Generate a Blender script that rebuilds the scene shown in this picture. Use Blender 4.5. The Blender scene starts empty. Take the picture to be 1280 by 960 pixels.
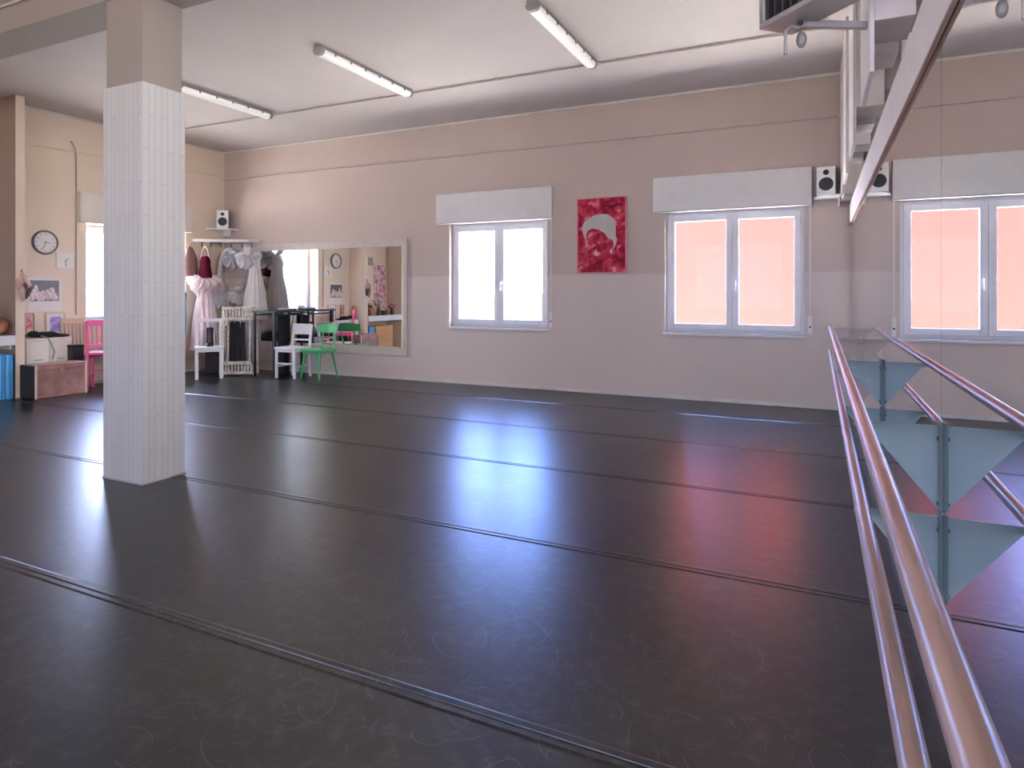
import bpy, bmesh, math, random
from mathutils import Vector, Matrix
random.seed(7)
PI = math.pi
SC = bpy.context.scene
COL = SC.collection

# ------------------------------------------------------------------ camera
cam_d = bpy.data.cameras.new('camera')
cam_d.sensor_width = 36.0
cam_d.lens = 805 / 1280 * 36.0
cam_d.shift_y = -115 / 1280
cam_d.clip_start = 0.02
cam = bpy.data.objects.new('camera', cam_d)
cam.location = (0, 0, 1.4)
cam.rotation_euler = (PI / 2, 0, math.atan(383 / 805))
COL.objects.link(cam)
SC.camera = cam

# ------------------------------------------------------------------ view, sky, sun
SC.view_settings.view_transform = 'Standard'
SC.view_settings.look = 'None'
SC.view_settings.gamma = 1.0
SC.view_settings.use_curve_mapping = False
SC.view_settings.exposure = 1.1

W = bpy.data.worlds.new('sky')
SC.world = W
W.use_nodes = True
wn, wl = W.node_tree.nodes, W.node_tree.links
wn.clear()
tc = wn.new('ShaderNodeTexCoord')


def lobe(axis, colour, power):
    d = wn.new('ShaderNodeVectorMath'); d.operation = 'DOT_PRODUCT'
    wl.new(tc.outputs['Generated'], d.inputs[0]); d.inputs[1].default_value = axis
    m = wn.new('ShaderNodeMath'); m.operation = 'MAXIMUM'; m.inputs[1].default_value = 0
    wl.new(d.outputs['Value'], m.inputs[0])
    p = wn.new('ShaderNodeMath'); p.operation = 'POWER'; p.inputs[1].default_value = power
    wl.new(m.outputs[0], p.inputs[0])
    s = wn.new('ShaderNodeVectorMath'); s.operation = 'SCALE'
    s.inputs[0].default_value = colour
    wl.new(p.outputs[0], s.inputs['Scale'])
    return s.outputs[0]


SKY = [((0, 1, 0), (2.5, 4.5, 13.0), 0.5),      # clear blue away from the sun
       ((-1, 0, 0), (15.0, 15.5, 17.5), 4.0),       # bright haze
       ((0, -1, 0), (2.2, 2.75, 4.3), 1.0),       # sun side
       ((0, 0, 1), (1.0, 1.5, 2.6), 1.0),
       ((1, 0, 0), (15.0, 14.2, 13.4), 2.5)]         # added glow that feeds the unseen right opening
acc = None
for ax, c, p in SKY:
    o = lobe(ax, c, p)
    if acc is None:
        acc = o
    else:
        a = wn.new('ShaderNodeVectorMath'); a.operation = 'ADD'
        wl.new(acc, a.inputs[0]); wl.new(o, a.inputs[1]); acc = a.outputs[0]
bg = wn.new('ShaderNodeBackground'); bg.inputs['Strength'].default_value = 1.0
wl.new(acc, bg.inputs['Color'])
wo = wn.new('ShaderNodeOutputWorld'); wl.new(bg.outputs[0], wo.inputs['Surface'])

sun_d = bpy.data.lights.new('sun', 'SUN')
sun_d.energy = 120.0
sun_d.angle = 0.01
sun_d.color = (1.0, 0.95, 0.88)
sun = bpy.data.objects.new('sun', sun_d)
sun.rotation_euler = Vector((0.0, 0.25, -0.97)).to_track_quat('-Z', 'Y').to_euler()
sun.location = (20, -20, 20)
COL.objects.link(sun)


def portal(name, loc, rot, sx, sy):
    d = bpy.data.lights.new(name, 'AREA'); d.shape = 'RECTANGLE'; d.size = sx; d.size_y = sy
    d.cycles.is_portal = True
    o = bpy.data.objects.new(name, d); o.location = loc; o.rotation_euler = rot
    COL.objects.link(o)


# ------------------------------------------------------------------ dimensions
YB, XL, XR, YR, ZC = 8.54, -10.0, 0.55, -4.0, 4.0     # back wall, left wall, right wall, rear wall, ceiling
WT = 0.36                                             # wall thickness
W2 = (-5.13, -3.50, 0.87, 2.44)                       # x0, x1, z0, z1 in the back wall
W3 = (-1.83, -0.15, 0.87, 2.44)
W1 = (6.03, 7.72, 0.90, 2.44)                         # y0, y1, z0, z1 in the left wall
FILL_RIGHT = [(0.9, 2.9, 2.45, 3.75)]   # unseen opening added high in the right wall for fill daylight
FILL_REAR = [(-8.0, -5.4, 0.9, 2.9), (-3.6, -1.0, 0.9, 2.9)]   # unseen openings added behind the camera to brighten the room

portal('daylight_portal_back', ((W2[0] + W2[1]) / 2, YB + WT, 1.65), (-PI / 2, 0, 0), 1.7, 1.65)
portal('daylight_portal_back', ((W3[0] + W3[1]) / 2, YB + WT, 1.65), (-PI / 2, 0, 0), 1.7, 1.65)
portal('daylight_portal_left', (XL - WT, (W1[0] + W1[1]) / 2, 1.67), (0, -PI / 2, 0), 1.65, 1.75)
for r in FILL_REAR:
    portal('fill_portal_rear', ((r[0] + r[1]) / 2, YR - 0.25, 1.9), (PI / 2, 0, 0), 2.6, 2.0)


for r in FILL_RIGHT:
    portal('fill_portal_right', (XR + 0.3, (r[0] + r[1]) / 2, 3.15), (0, PI / 2, 0), 1.35, 2.05)


# ------------------------------------------------------------------ materials
def mat(name, col, rough=0.6, metal=0.0, var=0.08, scale=6.0, bump=0.0, bscale=60.0, spec=0.5, trans=0.0, coat=0.0):
    m = bpy.data.materials.new(name); m.use_nodes = True
    n, l = m.node_tree.nodes, m.node_tree.links
    b = n['Principled BSDF']
    t = n.new('ShaderNodeTexCoord')
    ns = n.new('ShaderNodeTexNoise'); ns.inputs['Scale'].default_value = scale; ns.inputs['Detail'].default_value = 4
    l.new(t.outputs['Object'], ns.inputs['Vector'])
    r = n.new('ShaderNodeValToRGB')
    r.color_ramp.elements[0].position = 0.3; r.color_ramp.elements[1].position = 0.7
    r.color_ramp.elements[0].color = tuple(max(0, c * (1 - var)) for c in col) + (1,)
    r.color_ramp.elements[1].color = tuple(min(1, c * (1 + var)) for c in col) + (1,)
    l.new(ns.outputs['Fac'], r.inputs['Fac']); l.new(r.outputs['Color'], b.inputs['Base Color'])
    b.inputs['Roughness'].default_value = rough; b.inputs['Metallic'].default_value = metal
    b.inputs['Specular IOR Level'].default_value = spec
    b.inputs['Transmission Weight'].default_value = trans
    b.inputs['Coat Weight'].default_value = coat
    if bump:
        n2 = n.new('ShaderNodeTexNoise'); n2.inputs['Scale'].default_value = bscale; n2.inputs['Detail'].default_value = 3
        l.new(t.outputs['Object'], n2.inputs['Vector'])
        bp = n.new('ShaderNodeBump'); bp.inputs['Strength'].default_value = bump; bp.inputs['Distance'].default_value = 0.01
        l.new(n2.outputs['Fac'], bp.inputs['Height']); l.new(bp.outputs['Normal'], b.inputs['Normal'])
    return m


def ramp(n, stops):
    r = n.new('ShaderNodeValToRGB')
    e = r.color_ramp.elements
    e[0].position, e[0].color = stops[0][0], tuple(stops[0][1]) + (1,)
    e[1].position, e[1].color = stops[-1][0], tuple(stops[-1][1]) + (1,)
    for p, c in stops[1:-1]:
        k = e.new(p); k.color = tuple(c) + (1,)
    return r


def mottled(name, stops, scale, rough=0.6, detail=5, distort=0.0):
    m = bpy.data.materials.new(name); m.use_nodes = True
    n, l = m.node_tree.nodes, m.node_tree.links
    t = n.new('ShaderNodeTexCoord')
    ns = n.new('ShaderNodeTexNoise'); ns.inputs['Scale'].default_value = scale
    ns.inputs['Detail'].default_value = detail; ns.inputs['Distortion'].default_value = distort
    l.new(t.outputs['Object'], ns.inputs['Vector'])
    r = ramp(n, stops); l.new(ns.outputs['Fac'], r.inputs['Fac'])
    l.new(r.outputs['Color'], n['Principled BSDF'].inputs['Base Color'])
    n['Principled BSDF'].inputs['Roughness'].default_value = rough
    return m


def floor_mat():
    m = bpy.data.materials.new('black_dance_vinyl'); m.use_nodes = True
    n, l = m.node_tree.nodes, m.node_tree.links
    b = n['Principled BSDF']
    t = n.new('ShaderNodeTexCoord')

    def noise(scale, detail=3, dist=0.0, vec=None):
        k = n.new('ShaderNodeTexNoise'); k.inputs['Scale'].default_value = scale
        k.inputs['Detail'].default_value = detail; k.inputs['Distortion'].default_value = dist
        l.new(vec if vec else t.outputs['Object'], k.inputs['Vector']); return k.outputs['Fac']

    def math_(op, a, b_=None, v=None):
        k = n.new('ShaderNodeMath'); k.operation = op
        l.new(a, k.inputs[0])
        if b_ is not None: l.new(b_, k.inputs[1])
        if v is not None: k.inputs[1].default_value = v
        return k.outputs[0]

    def scuffs(scale, width, off):
        # broken arcs left by turning shoes
        mp = n.new('ShaderNodeMapping'); mp.inputs['Location'].default_value = (off, off * 1.7, 0)
        mp.inputs['Rotation'].default_value = (0, 0, off)
        l.new(t.outputs['Object'], mp.inputs['Vector'])
        wob = n.new('ShaderNodeTexNoise'); wob.inputs['Scale'].default_value = scale * 0.8; wob.inputs['Detail'].default_value = 1
        l.new(mp.outputs[0], wob.inputs['Vector'])
        sc = n.new('ShaderNodeVectorMath'); sc.operation = 'SCALE'; sc.inputs['Scale'].default_value = 0.35 / scale
        l.new(wob.outputs['Color'], sc.inputs[0])
        av = n.new('ShaderNodeVectorMath'); av.operation = 'ADD'
        l.new(mp.outputs[0], av.inputs[0]); l.new(sc.outputs[0], av.inputs[1])
        vo = n.new('ShaderNodeTexVoronoi'); vo.voronoi_dimensions = '2D'; vo.inputs['Scale'].default_value = scale
        l.new(av.outputs[0], vo.inputs['Vector'])
        sp = n.new('ShaderNodeSeparateXYZ'); l.new(vo.outputs['Color'], sp.inputs[0])
        rad = n.new('ShaderNodeMapRange'); rad.inputs['To Min'].default_value = 0.12; rad.inputs['To Max'].default_value = 0.55
        l.new(sp.outputs['X'], rad.inputs['Value'])
        d = math_('ABSOLUTE', math_('SUBTRACT', vo.outputs['Distance'], rad.outputs[0]))
        k = n.new('ShaderNodeMapRange'); k.inputs['From Min'].default_value = width * scale; k.inputs['From Max'].default_value = 0
        l.new(d, k.inputs['Value'])
        mk = noise(scale * 1.6 + off * 0.01, 2)
        g = n.new('ShaderNodeMapRange'); g.inputs['From Min'].default_value = 0.48; g.inputs['From Max'].default_value = 0.64
        l.new(mk, g.inputs['Value'])
        return math_('MULTIPLY', k.outputs[0], g.outputs[0])
    s = scuffs(1.6, 0.004, 3.1)
    for sc_, w_, off_ in ((2.7, 0.0035, 11.3), (4.3, 0.003, 23.9), (7.0, 0.0025, 41.0), (3.5, 0.003, 57.0), (10.0, 0.002, 71.0)):
        s = math_('MAXIMUM', s, scuffs(sc_, w_, off_))
    dust = noise(14, 6)
    big = noise(0.7, 3)
    r = ramp(n, [(0.30, (0.003, 0.003, 0.0032)), (0.52, (0.007, 0.007, 0.0073)), (0.72, (0.028, 0.027, 0.027))])
    l.new(dust, r.inputs['Fac'])
    mx = n.new('ShaderNodeMix'); mx.data_type = 'RGBA'
    l.new(math_('MULTIPLY', s, v=0.5), mx.inputs[0]); l.new(r.outputs['Color'], mx.inputs[6])
    mx.inputs[7].default_value = (0.14, 0.14, 0.147, 1)
    l.new(mx.outputs[2], b.inputs['Base Color'])
    ro = n.new('ShaderNodeMapRange'); ro.inputs['To Min'].default_value = 0.285; ro.inputs['To Max'].default_value = 0.34
    ro.inputs['From Min'].default_value = 0.3; ro.inputs['From Max'].default_value = 0.7
    l.new(big, ro.inputs['Value'])
    l.new(math_('ADD', ro.outputs[0], math_('MULTIPLY', s, v=0.12)), b.inputs['Roughness'])
    bp = n.new('ShaderNodeBump'); bp.inputs['Strength'].default_value = 0.35; bp.inputs['Distance'].default_value = 0.004
    h = math_('ADD', math_('MULTIPLY', noise(26, 4), v=0.5), math_('MULTIPLY', s, v=0.1))
    l.new(h, bp.inputs['Height']); l.new(bp.outputs['Normal'], b.inputs['Normal'])
    b.inputs['IOR'].default_value = 1.57
    return m


def wall_mat(name, upper, lower=None, patch=None):
    m = bpy.data.materials.new(name); m.use_nodes = True
    n, l = m.node_tree.nodes, m.node_tree.links
    b = n['Principled BSDF']
    t = n.new('ShaderNodeTexCoord')
    ns = n.new('ShaderNodeTexNoise'); ns.inputs['Scale'].default_value = 1.3; ns.inputs['Detail'].default_value = 5
    l.new(t.outputs['Object'], ns.inputs['Vector'])
    r = ramp(n, [(0.3, tuple(c * 0.96 for c in upper)), (0.7, tuple(min(1, c * 1.03) for c in upper))])
    l.new(ns.outputs['Fac'], r.inputs['Fac'])
    out = r.outputs['Color']
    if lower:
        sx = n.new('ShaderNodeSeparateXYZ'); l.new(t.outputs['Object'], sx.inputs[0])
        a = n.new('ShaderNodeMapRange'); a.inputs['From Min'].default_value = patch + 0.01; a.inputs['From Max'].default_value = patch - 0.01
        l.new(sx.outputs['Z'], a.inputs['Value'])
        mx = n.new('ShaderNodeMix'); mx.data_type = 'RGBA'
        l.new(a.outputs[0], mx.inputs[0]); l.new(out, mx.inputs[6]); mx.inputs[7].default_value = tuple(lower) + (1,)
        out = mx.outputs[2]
    l.new(out, b.inputs['Base Color'])
    b.inputs['Roughness'].default_value = 0.75
    b.inputs['Specular IOR Level'].default_value = 0.3
    n2 = n.new('ShaderNodeTexNoise'); n2.inputs['Scale'].default_value = 45; n2.inputs['Detail'].default_value = 3
    l.new(t.outputs['Object'], n2.inputs['Vector'])
    bp = n.new('ShaderNodeBump'); bp.inputs['Strength'].default_value = 0.08; bp.inputs['Distance'].default_value = 0.004
    l.new(n2.outputs['Fac'], bp.inputs['Height']); l.new(bp.outputs['Normal'], b.inputs['Normal'])
    return m


def tile_mat():
    m = bpy.data.materials.new('white_strip_tiles'); m.use_nodes = True
    n, l = m.node_tree.nodes, m.node_tree.links
    b = n['Principled BSDF']
    t = n.new('ShaderNodeTexCoord'); sx = n.new('ShaderNodeSeparateXYZ'); l.new(t.outputs['Object'], sx.inputs[0])
    ad = n.new('ShaderNodeMath'); ad.operation = 'ADD'; l.new(sx.outputs['X'], ad.inputs[0]); l.new(sx.outputs['Y'], ad.inputs[1])
    cx = n.new('ShaderNodeCombineXYZ'); l.new(sx.outputs['Z'], cx.inputs['X']); l.new(ad.outputs[0], cx.inputs['Y'])
    br = n.new('ShaderNodeTexBrick'); l.new(cx.outputs[0], br.inputs['Vector'])
    br.offset = 0.5; br.inputs['Scale'].default_value = 1.0
    br.inputs['Brick Width'].default_value = 0.49; br.inputs['Row Height'].default_value = 0.0505
    br.inputs['Mortar Size'].default_value = 0.0028; br.inputs['Mortar Smooth'].default_value = 0.3
    br.inputs['Color1'].default_value = (0.48, 0.475, 0.47, 1); br.inputs['Color2'].default_value = (0.45, 0.445, 0.44, 1)
    br.inputs['Mortar'].default_value = (0.35, 0.345, 0.34, 1)
    l.new(br.outputs['Color'], b.inputs['Base Color'])
    b.inputs['Roughness'].default_value = 0.38
    bp = n.new('ShaderNodeBump'); bp.inputs['Strength'].default_value = 0.5; bp.inputs['Distance'].default_value = 0.003
    bp.invert = True
    l.new(br.outputs['Fac'], bp.inputs['Height']); l.new(bp.outputs['Normal'], b.inputs['Normal'])
    return m


def wood_mat(name, c0, c1, axis='Y', rough=0.35):
    m = bpy.data.materials.new(name); m.use_nodes = True
    n, l = m.node_tree.nodes, m.node_tree.links
    b = n['Principled BSDF']
    t = n.new('ShaderNodeTexCoord'); mp = n.new('ShaderNodeMapping')
    s = {'X': (0.6, 14, 14), 'Y': (14, 0.6, 14), 'Z': (14, 14, 0.6)}[axis]
    mp.inputs['Scale'].default_value = s
    l.new(t.outputs['Object'], mp.inputs['Vector'])
    ns = n.new('ShaderNodeTexNoise'); ns.inputs['Scale'].default_value = 3; ns.inputs['Detail'].default_value = 6; ns.inputs['Distortion'].default_value = 0.4
    l.new(mp.outputs[0], ns.inputs['Vector'])
    r = ramp(n, [(0.3, c0), (0.7, c1)]); l.new(ns.outputs['Fac'], r.inputs['Fac'])
    l.new(r.outputs['Color'], b.inputs['Base Color'])
    b.inputs['Roughness'].default_value = rough
    return m


def mirror_mat():
    m = bpy.data.materials.new('mirror_silver'); m.use_nodes = True
    n, l = m.node_tree.nodes, m.node_tree.links
    b = n['Principled BSDF']
    t = n.new('ShaderNodeTexCoord')
    ns = n.new('ShaderNodeTexNoise'); ns.inputs['Scale'].default_value = 1.1; ns.inputs['Detail'].default_value = 1
    l.new(t.outputs['Object'], ns.inputs['Vector'])
    r = ramp(n, [(0.3, (0.84, 0.86, 0.85)), (0.7, (0.87, 0.88, 0.87))]); l.new(ns.outputs['Fac'], r.inputs['Fac'])
    l.new(r.outputs['Color'], b.inputs['Base Color'])
    b.inputs['Metallic'].default_value = 1.0; b.inputs['Roughness'].default_value = 0.0
    return m


def pane_mat():
    m = bpy.data.materials.new('window_glass'); m.use_nodes = True
    n, l = m.node_tree.nodes, m.node_tree.links
    n.clear()
    tr = n.new('ShaderNodeBsdfTransparent'); tr.inputs['Color'].default_value = (0.93, 0.95, 0.95, 1)
    gl = n.new('ShaderNodeBsdfGlossy'); gl.inputs['Roughness'].default_value = 0.05
    t = n.new('ShaderNodeTexCoord'); ns = n.new('ShaderNodeTexNoise'); ns.inputs['Scale'].default_value = 3
    l.new(t.outputs['Object'], ns.inputs['Vector'])
    r = ramp(n, [(0.3, (0.85, 0.85, 0.85)), (0.7, (0.95, 0.95, 0.95))]); l.new(ns.outputs['Fac'], r.inputs['Fac'])
    l.new(r.outputs['Color'], gl.inputs['Color'])
    mx = n.new('ShaderNodeMixShader'); mx.inputs[0].default_value = 0.004
    l.new(tr.outputs[0], mx.inputs[1]); l.new(gl.outputs[0], mx.inputs[2])
    o = n.new('ShaderNodeOutputMaterial'); l.new(mx.outputs[0], o.inputs['Surface'])
    return m


def tulle_mat(name, col, var=0.12):
    m = bpy.data.materials.new(name); m.use_nodes = True
    n, l = m.node_tree.nodes, m.node_tree.links
    n.clear()
    t = n.new('ShaderNodeTexCoord'); ns = n.new('ShaderNodeTexNoise'); ns.inputs['Scale'].default_value = 9; ns.inputs['Detail'].default_value = 5
    l.new(t.outputs['Object'], ns.inputs['Vector'])
    r = ramp(n, [(0.3, tuple(c * (1 - var) for c in col)), (0.7, col)]); l.new(ns.outputs['Fac'], r.inputs['Fac'])
    d = n.new('ShaderNodeBsdfDiffuse'); tl = n.new('ShaderNodeBsdfTranslucent')
    l.new(r.outputs['Color'], d.inputs['Color']); l.new(r.outputs['Color'], tl.inputs['Color'])
    mx = n.new('ShaderNodeMixShader'); mx.inputs[0].default_value = 0.3
    l.new(d.outputs[0], mx.inputs[1]); l.new(tl.outputs[0], mx.inputs[2])
    o = n.new('ShaderNodeOutputMaterial'); l.new(mx.outputs[0], o.inputs['Surface'])
    return m


def tube_mat():
    m = mat('lamp_tube_glow', (0.9, 0.88, 0.85), 0.3)
    b = m.node_tree.nodes['Principled BSDF']
    b.inputs['Emission Color'].default_value = (1.0, 0.93, 0.84, 1); b.inputs['Emission Strength'].default_value = LAMP
    return m


LAMP = 0.15
M = {}
M['floor'] = floor_mat()
M['ceiling'] = wall_mat('ceiling_plaster', (0.58, 0.52, 0.49))
M['wall'] = wall_mat('wall_plaster_rose', (0.57, 0.462, 0.408), (0.66, 0.555, 0.50), 1.64)  # lower tone: paint band widened and lightened to stand in for floor bounce
M['cream'] = wall_mat('wall_plaster_cream', (0.86, 0.72, 0.57))
M['wall_shade'] = wall_mat('alcove_shade_plaster', (0.34, 0.25, 0.20))
M['plaster'] = wall_mat('column_plaster', (0.27, 0.23, 0.21))
M['tile'] = tile_mat()
M['white'] = mat('white_paint', (0.80, 0.78, 0.76), 0.45, var=0.04)
M['offwhite'] = mat('offwhite_paint', (0.72, 0.68, 0.64), 0.5, var=0.05)
M['pvc'] = mat('white_window_plastic', (0.78, 0.77, 0.79), 0.35, var=0.03)
M['shutter'] = mat('shutter_box_paint', (0.74, 0.71, 0.68), 0.5, var=0.03)
M['pane'] = pane_mat()
M['mirror'] = mirror_mat()
M['barre'] = wood_mat('barre_beech', (0.26, 0.165, 0.125), (0.42, 0.285, 0.23), 'Y', 0.32)
M['edge_wood'] = wood_mat('edge_wood', (0.22, 0.11, 0.08), (0.36, 0.20, 0.14), 'Y', 0.5)
M['bracket'] = mat('bluegrey_steel_paint', (0.26, 0.35, 0.39), 0.4, 0.1, var=0.06)
M['bracket_pale'] = mat('beige_steel', (0.50, 0.42, 0.37), 0.4, 0.0, var=0.05)
M['dark_steel'] = mat('dark_steel', (0.10, 0.12, 0.13), 0.4, 0.5)
M['steel'] = mat('steel', (0.28, 0.26, 0.25), 0.5, 0.4)
M['grey'] = mat('grey_paint', (0.36, 0.33, 0.33), 0.5)
M['greybox'] = mat('grey_lamp_casing', (0.24, 0.215, 0.21), 0.5)
M['black'] = mat('black_matte', (0.018, 0.018, 0.02), 0.55)
M['black_gloss'] = mat('black_gloss', (0.015, 0.015, 0.018), 0.25)
M['black_cloth'] = mat('black_cloth', (0.02, 0.018, 0.02), 0.9, bump=0.4)
M['conduit'] = mat('conduit_painted', (0.50, 0.43, 0.40), 0.5)
M['conduit_grey'] = mat('conduit_grey', (0.38, 0.34, 0.32), 0.5)
M['lamp_body'] = mat('lamp_body_grey', (0.34, 0.32, 0.31), 0.5)
M['lamp_cover'] = mat('lamp_cover', (0.85, 0.83, 0.79), 0.2, spec=0.7)
M['tube'] = tube_mat()
M['clip'] = mat('lamp_clip', (0.25, 0.23, 0.22), 0.4)
M['canvas'] = mottled('crimson_canvas', [(0.32, (0.13, 0.0, 0.014)), (0.47, (0.34, 0.003, 0.035)), (0.58, (0.50, 0.04, 0.08)), (0.70, (0.74, 0.30, 0.32))], 8.0, 0.9, 4, 0.8)
M['canvas_edge'] = mat('canvas_edge_pink', (0.62, 0.25, 0.27), 0.7)
M['pale'] = mat('pale_paint', (0.50, 0.46, 0.43), 0.7)
M['palepink'] = mat('pale_pink_paint', (0.72, 0.45, 0.48), 0.7)
M['clock_rim'] = mat('clock_rim', (0.12, 0.10, 0.09), 0.3)
M['paper'] = mat('white_paper', (0.88, 0.84, 0.78), 0.6, var=0.02)
M['photo'] = mottled('dark_photo', [(0.36, (0.05, 0.04, 0.045)), (0.50, (0.16, 0.12, 0.11)), (0.60, (0.55, 0.40, 0.36)), (0.70, (0.85, 0.75, 0.70))], 11, 0.35, 3)
M['photo_dark'] = mat('photo_backdrop', (0.14, 0.12, 0.115), 0.35)
M['photo_figure'] = mottled('photo_figures', [(0.35, (0.45, 0.30, 0.27)), (0.55, (0.85, 0.72, 0.68)), (0.7, (0.92, 0.86, 0.83))], 40, 0.4, 3)
M['purple'] = mottled('purple_photo', [(0.35, (0.20, 0.13, 0.45)), (0.55, (0.34, 0.24, 0.62)), (0.66, (0.75, 0.70, 0.90))], 12, 0.35, 3)
M['redprint'] = mottled('red_print', [(0.38, (0.80, 0.70, 0.60)), (0.52, (0.78, 0.25, 0.22)), (0.62, (0.55, 0.08, 0.08))], 16, 0.4, 3)
M['pinkposter'] = mottled('pink_poster', [(0.40, (0.86, 0.70, 0.70)), (0.52, (0.80, 0.45, 0.50)), (0.62, (0.45, 0.10, 0.15))], 9, 0.5, 4)
M['frame_brown'] = mat('thin_brown_frame', (0.35, 0.22, 0.15), 0.4)
M['frame_gold'] = mat('pale_gold_frame', (0.62, 0.52, 0.38), 0.4)
M['trunk_side'] = mottled('worn_brown_leather', [(0.3, (0.24, 0.10, 0.08)), (0.5, (0.34, 0.16, 0.13)), (0.72, (0.46, 0.25, 0.21))], 5, 0.35, 5)
M['trunk_edge'] = mat('pale_trunk_edge', (0.66, 0.50, 0.42), 0.5)
M['drawer'] = mat('cream_cabinet', (0.82, 0.76, 0.66), 0.5, var=0.02)
M['pink'] = mat('hot_pink_paint', (0.82, 0.10, 0.26), 0.4)
M['coral'] = mat('coral_red_paint', (0.75, 0.16, 0.12), 0.4)
M['chair_white'] = mat('white_chair_paint', (0.84, 0.82, 0.82), 0.4, var=0.03)
M['green'] = mat('green_plastic', (0.06, 0.42, 0.15), 0.3)
M['cane'] = mat('pale_bentwood', (0.62, 0.46, 0.33), 0.5)
M['cream_wood'] = mottled('chipped_cream_paint', [(0.36, (0.45, 0.37, 0.27)), (0.47, (0.74, 0.66, 0.54)), (0.7, (0.84, 0.78, 0.68))], 24, 0.6, 4)
M['blue'] = mat('blue_foam', (0.05, 0.36, 0.80), 0.5)
M['blue_light'] = mat('light_blue_foam', (0.22, 0.58, 0.88), 0.5)
M['bag'] = mottled('brown_bag_leather', [(0.34, (0.16, 0.035, 0.02)), (0.5, (0.40, 0.14, 0.07)), (0.7, (0.62, 0.32, 0.18))], 7, 0.4, 4)
M['mirror_frame'] = mat('beige_mirror_frame', (0.56, 0.48, 0.43), 0.5)
M['lilac'] = mat('lilac_white_paint', (0.60, 0.545, 0.54), 0.5, var=0.04)
M['bracket_dark'] = mat('dark_bluegrey_steel', (0.12, 0.17, 0.19), 0.4, 0.1)
M['cardboard'] = mat('cardboard', (0.66, 0.36, 0.17), 0.8)
M['plank'] = wood_mat('orange_plank', (0.58, 0.30, 0.14), (0.74, 0.44, 0.24), 'Z', 0.45)
M['tulle_white'] = tulle_mat('white_tulle', (0.86, 0.82, 0.83))
M['tulle_cream'] = tulle_mat('cream_tulle', (0.80, 0.74, 0.69))
M['tulle_pink'] = tulle_mat('pink_tulle', (0.86, 0.72, 0.73))
M['burgundy'] = mat('burgundy_velvet', (0.07, 0.002, 0.011), 0.9, bump=0.3, spec=0.1)
M['turquoise'] = mat('turquoise_satin', (0.07, 0.38, 0.46), 0.4, var=0.2)
M['satin_pink'] = mat('pink_satin_shoe', (0.66, 0.42, 0.36), 0.35, var=0.2)
M['shoe_dark'] = mat('dark_shoe', (0.12, 0.07, 0.06), 0.4)
M['leaf'] = mat('dark_leaf', (0.05, 0.07, 0.04), 0.5)
M['petal'] = mat('white_petal', (0.85, 0.80, 0.78), 0.6)
M['pinkflower'] = mat('pink_petal', (0.65, 0.18, 0.30), 0.6)
M['facade'] = mat('salmon_render', (0.078, 0.0185, 0.0172), 0.85, var=0.03, spec=0.0)
M['pale_facade'] = mat('pale_render', (0.040, 0.036, 0.037), 0.85, var=0.03, spec=0.0)
M['ground'] = mat('pale_paving', (0.75, 0.72, 0.68), 0.9, var=0.08)
M['dim_ground'] = mat('dim_bounce_ground', (0.075, 0.07, 0.068), 0.9, var=0.1)
M['baseboard'] = mat('pale_baseboard', (0.66, 0.62, 0.58), 0.5)


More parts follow.
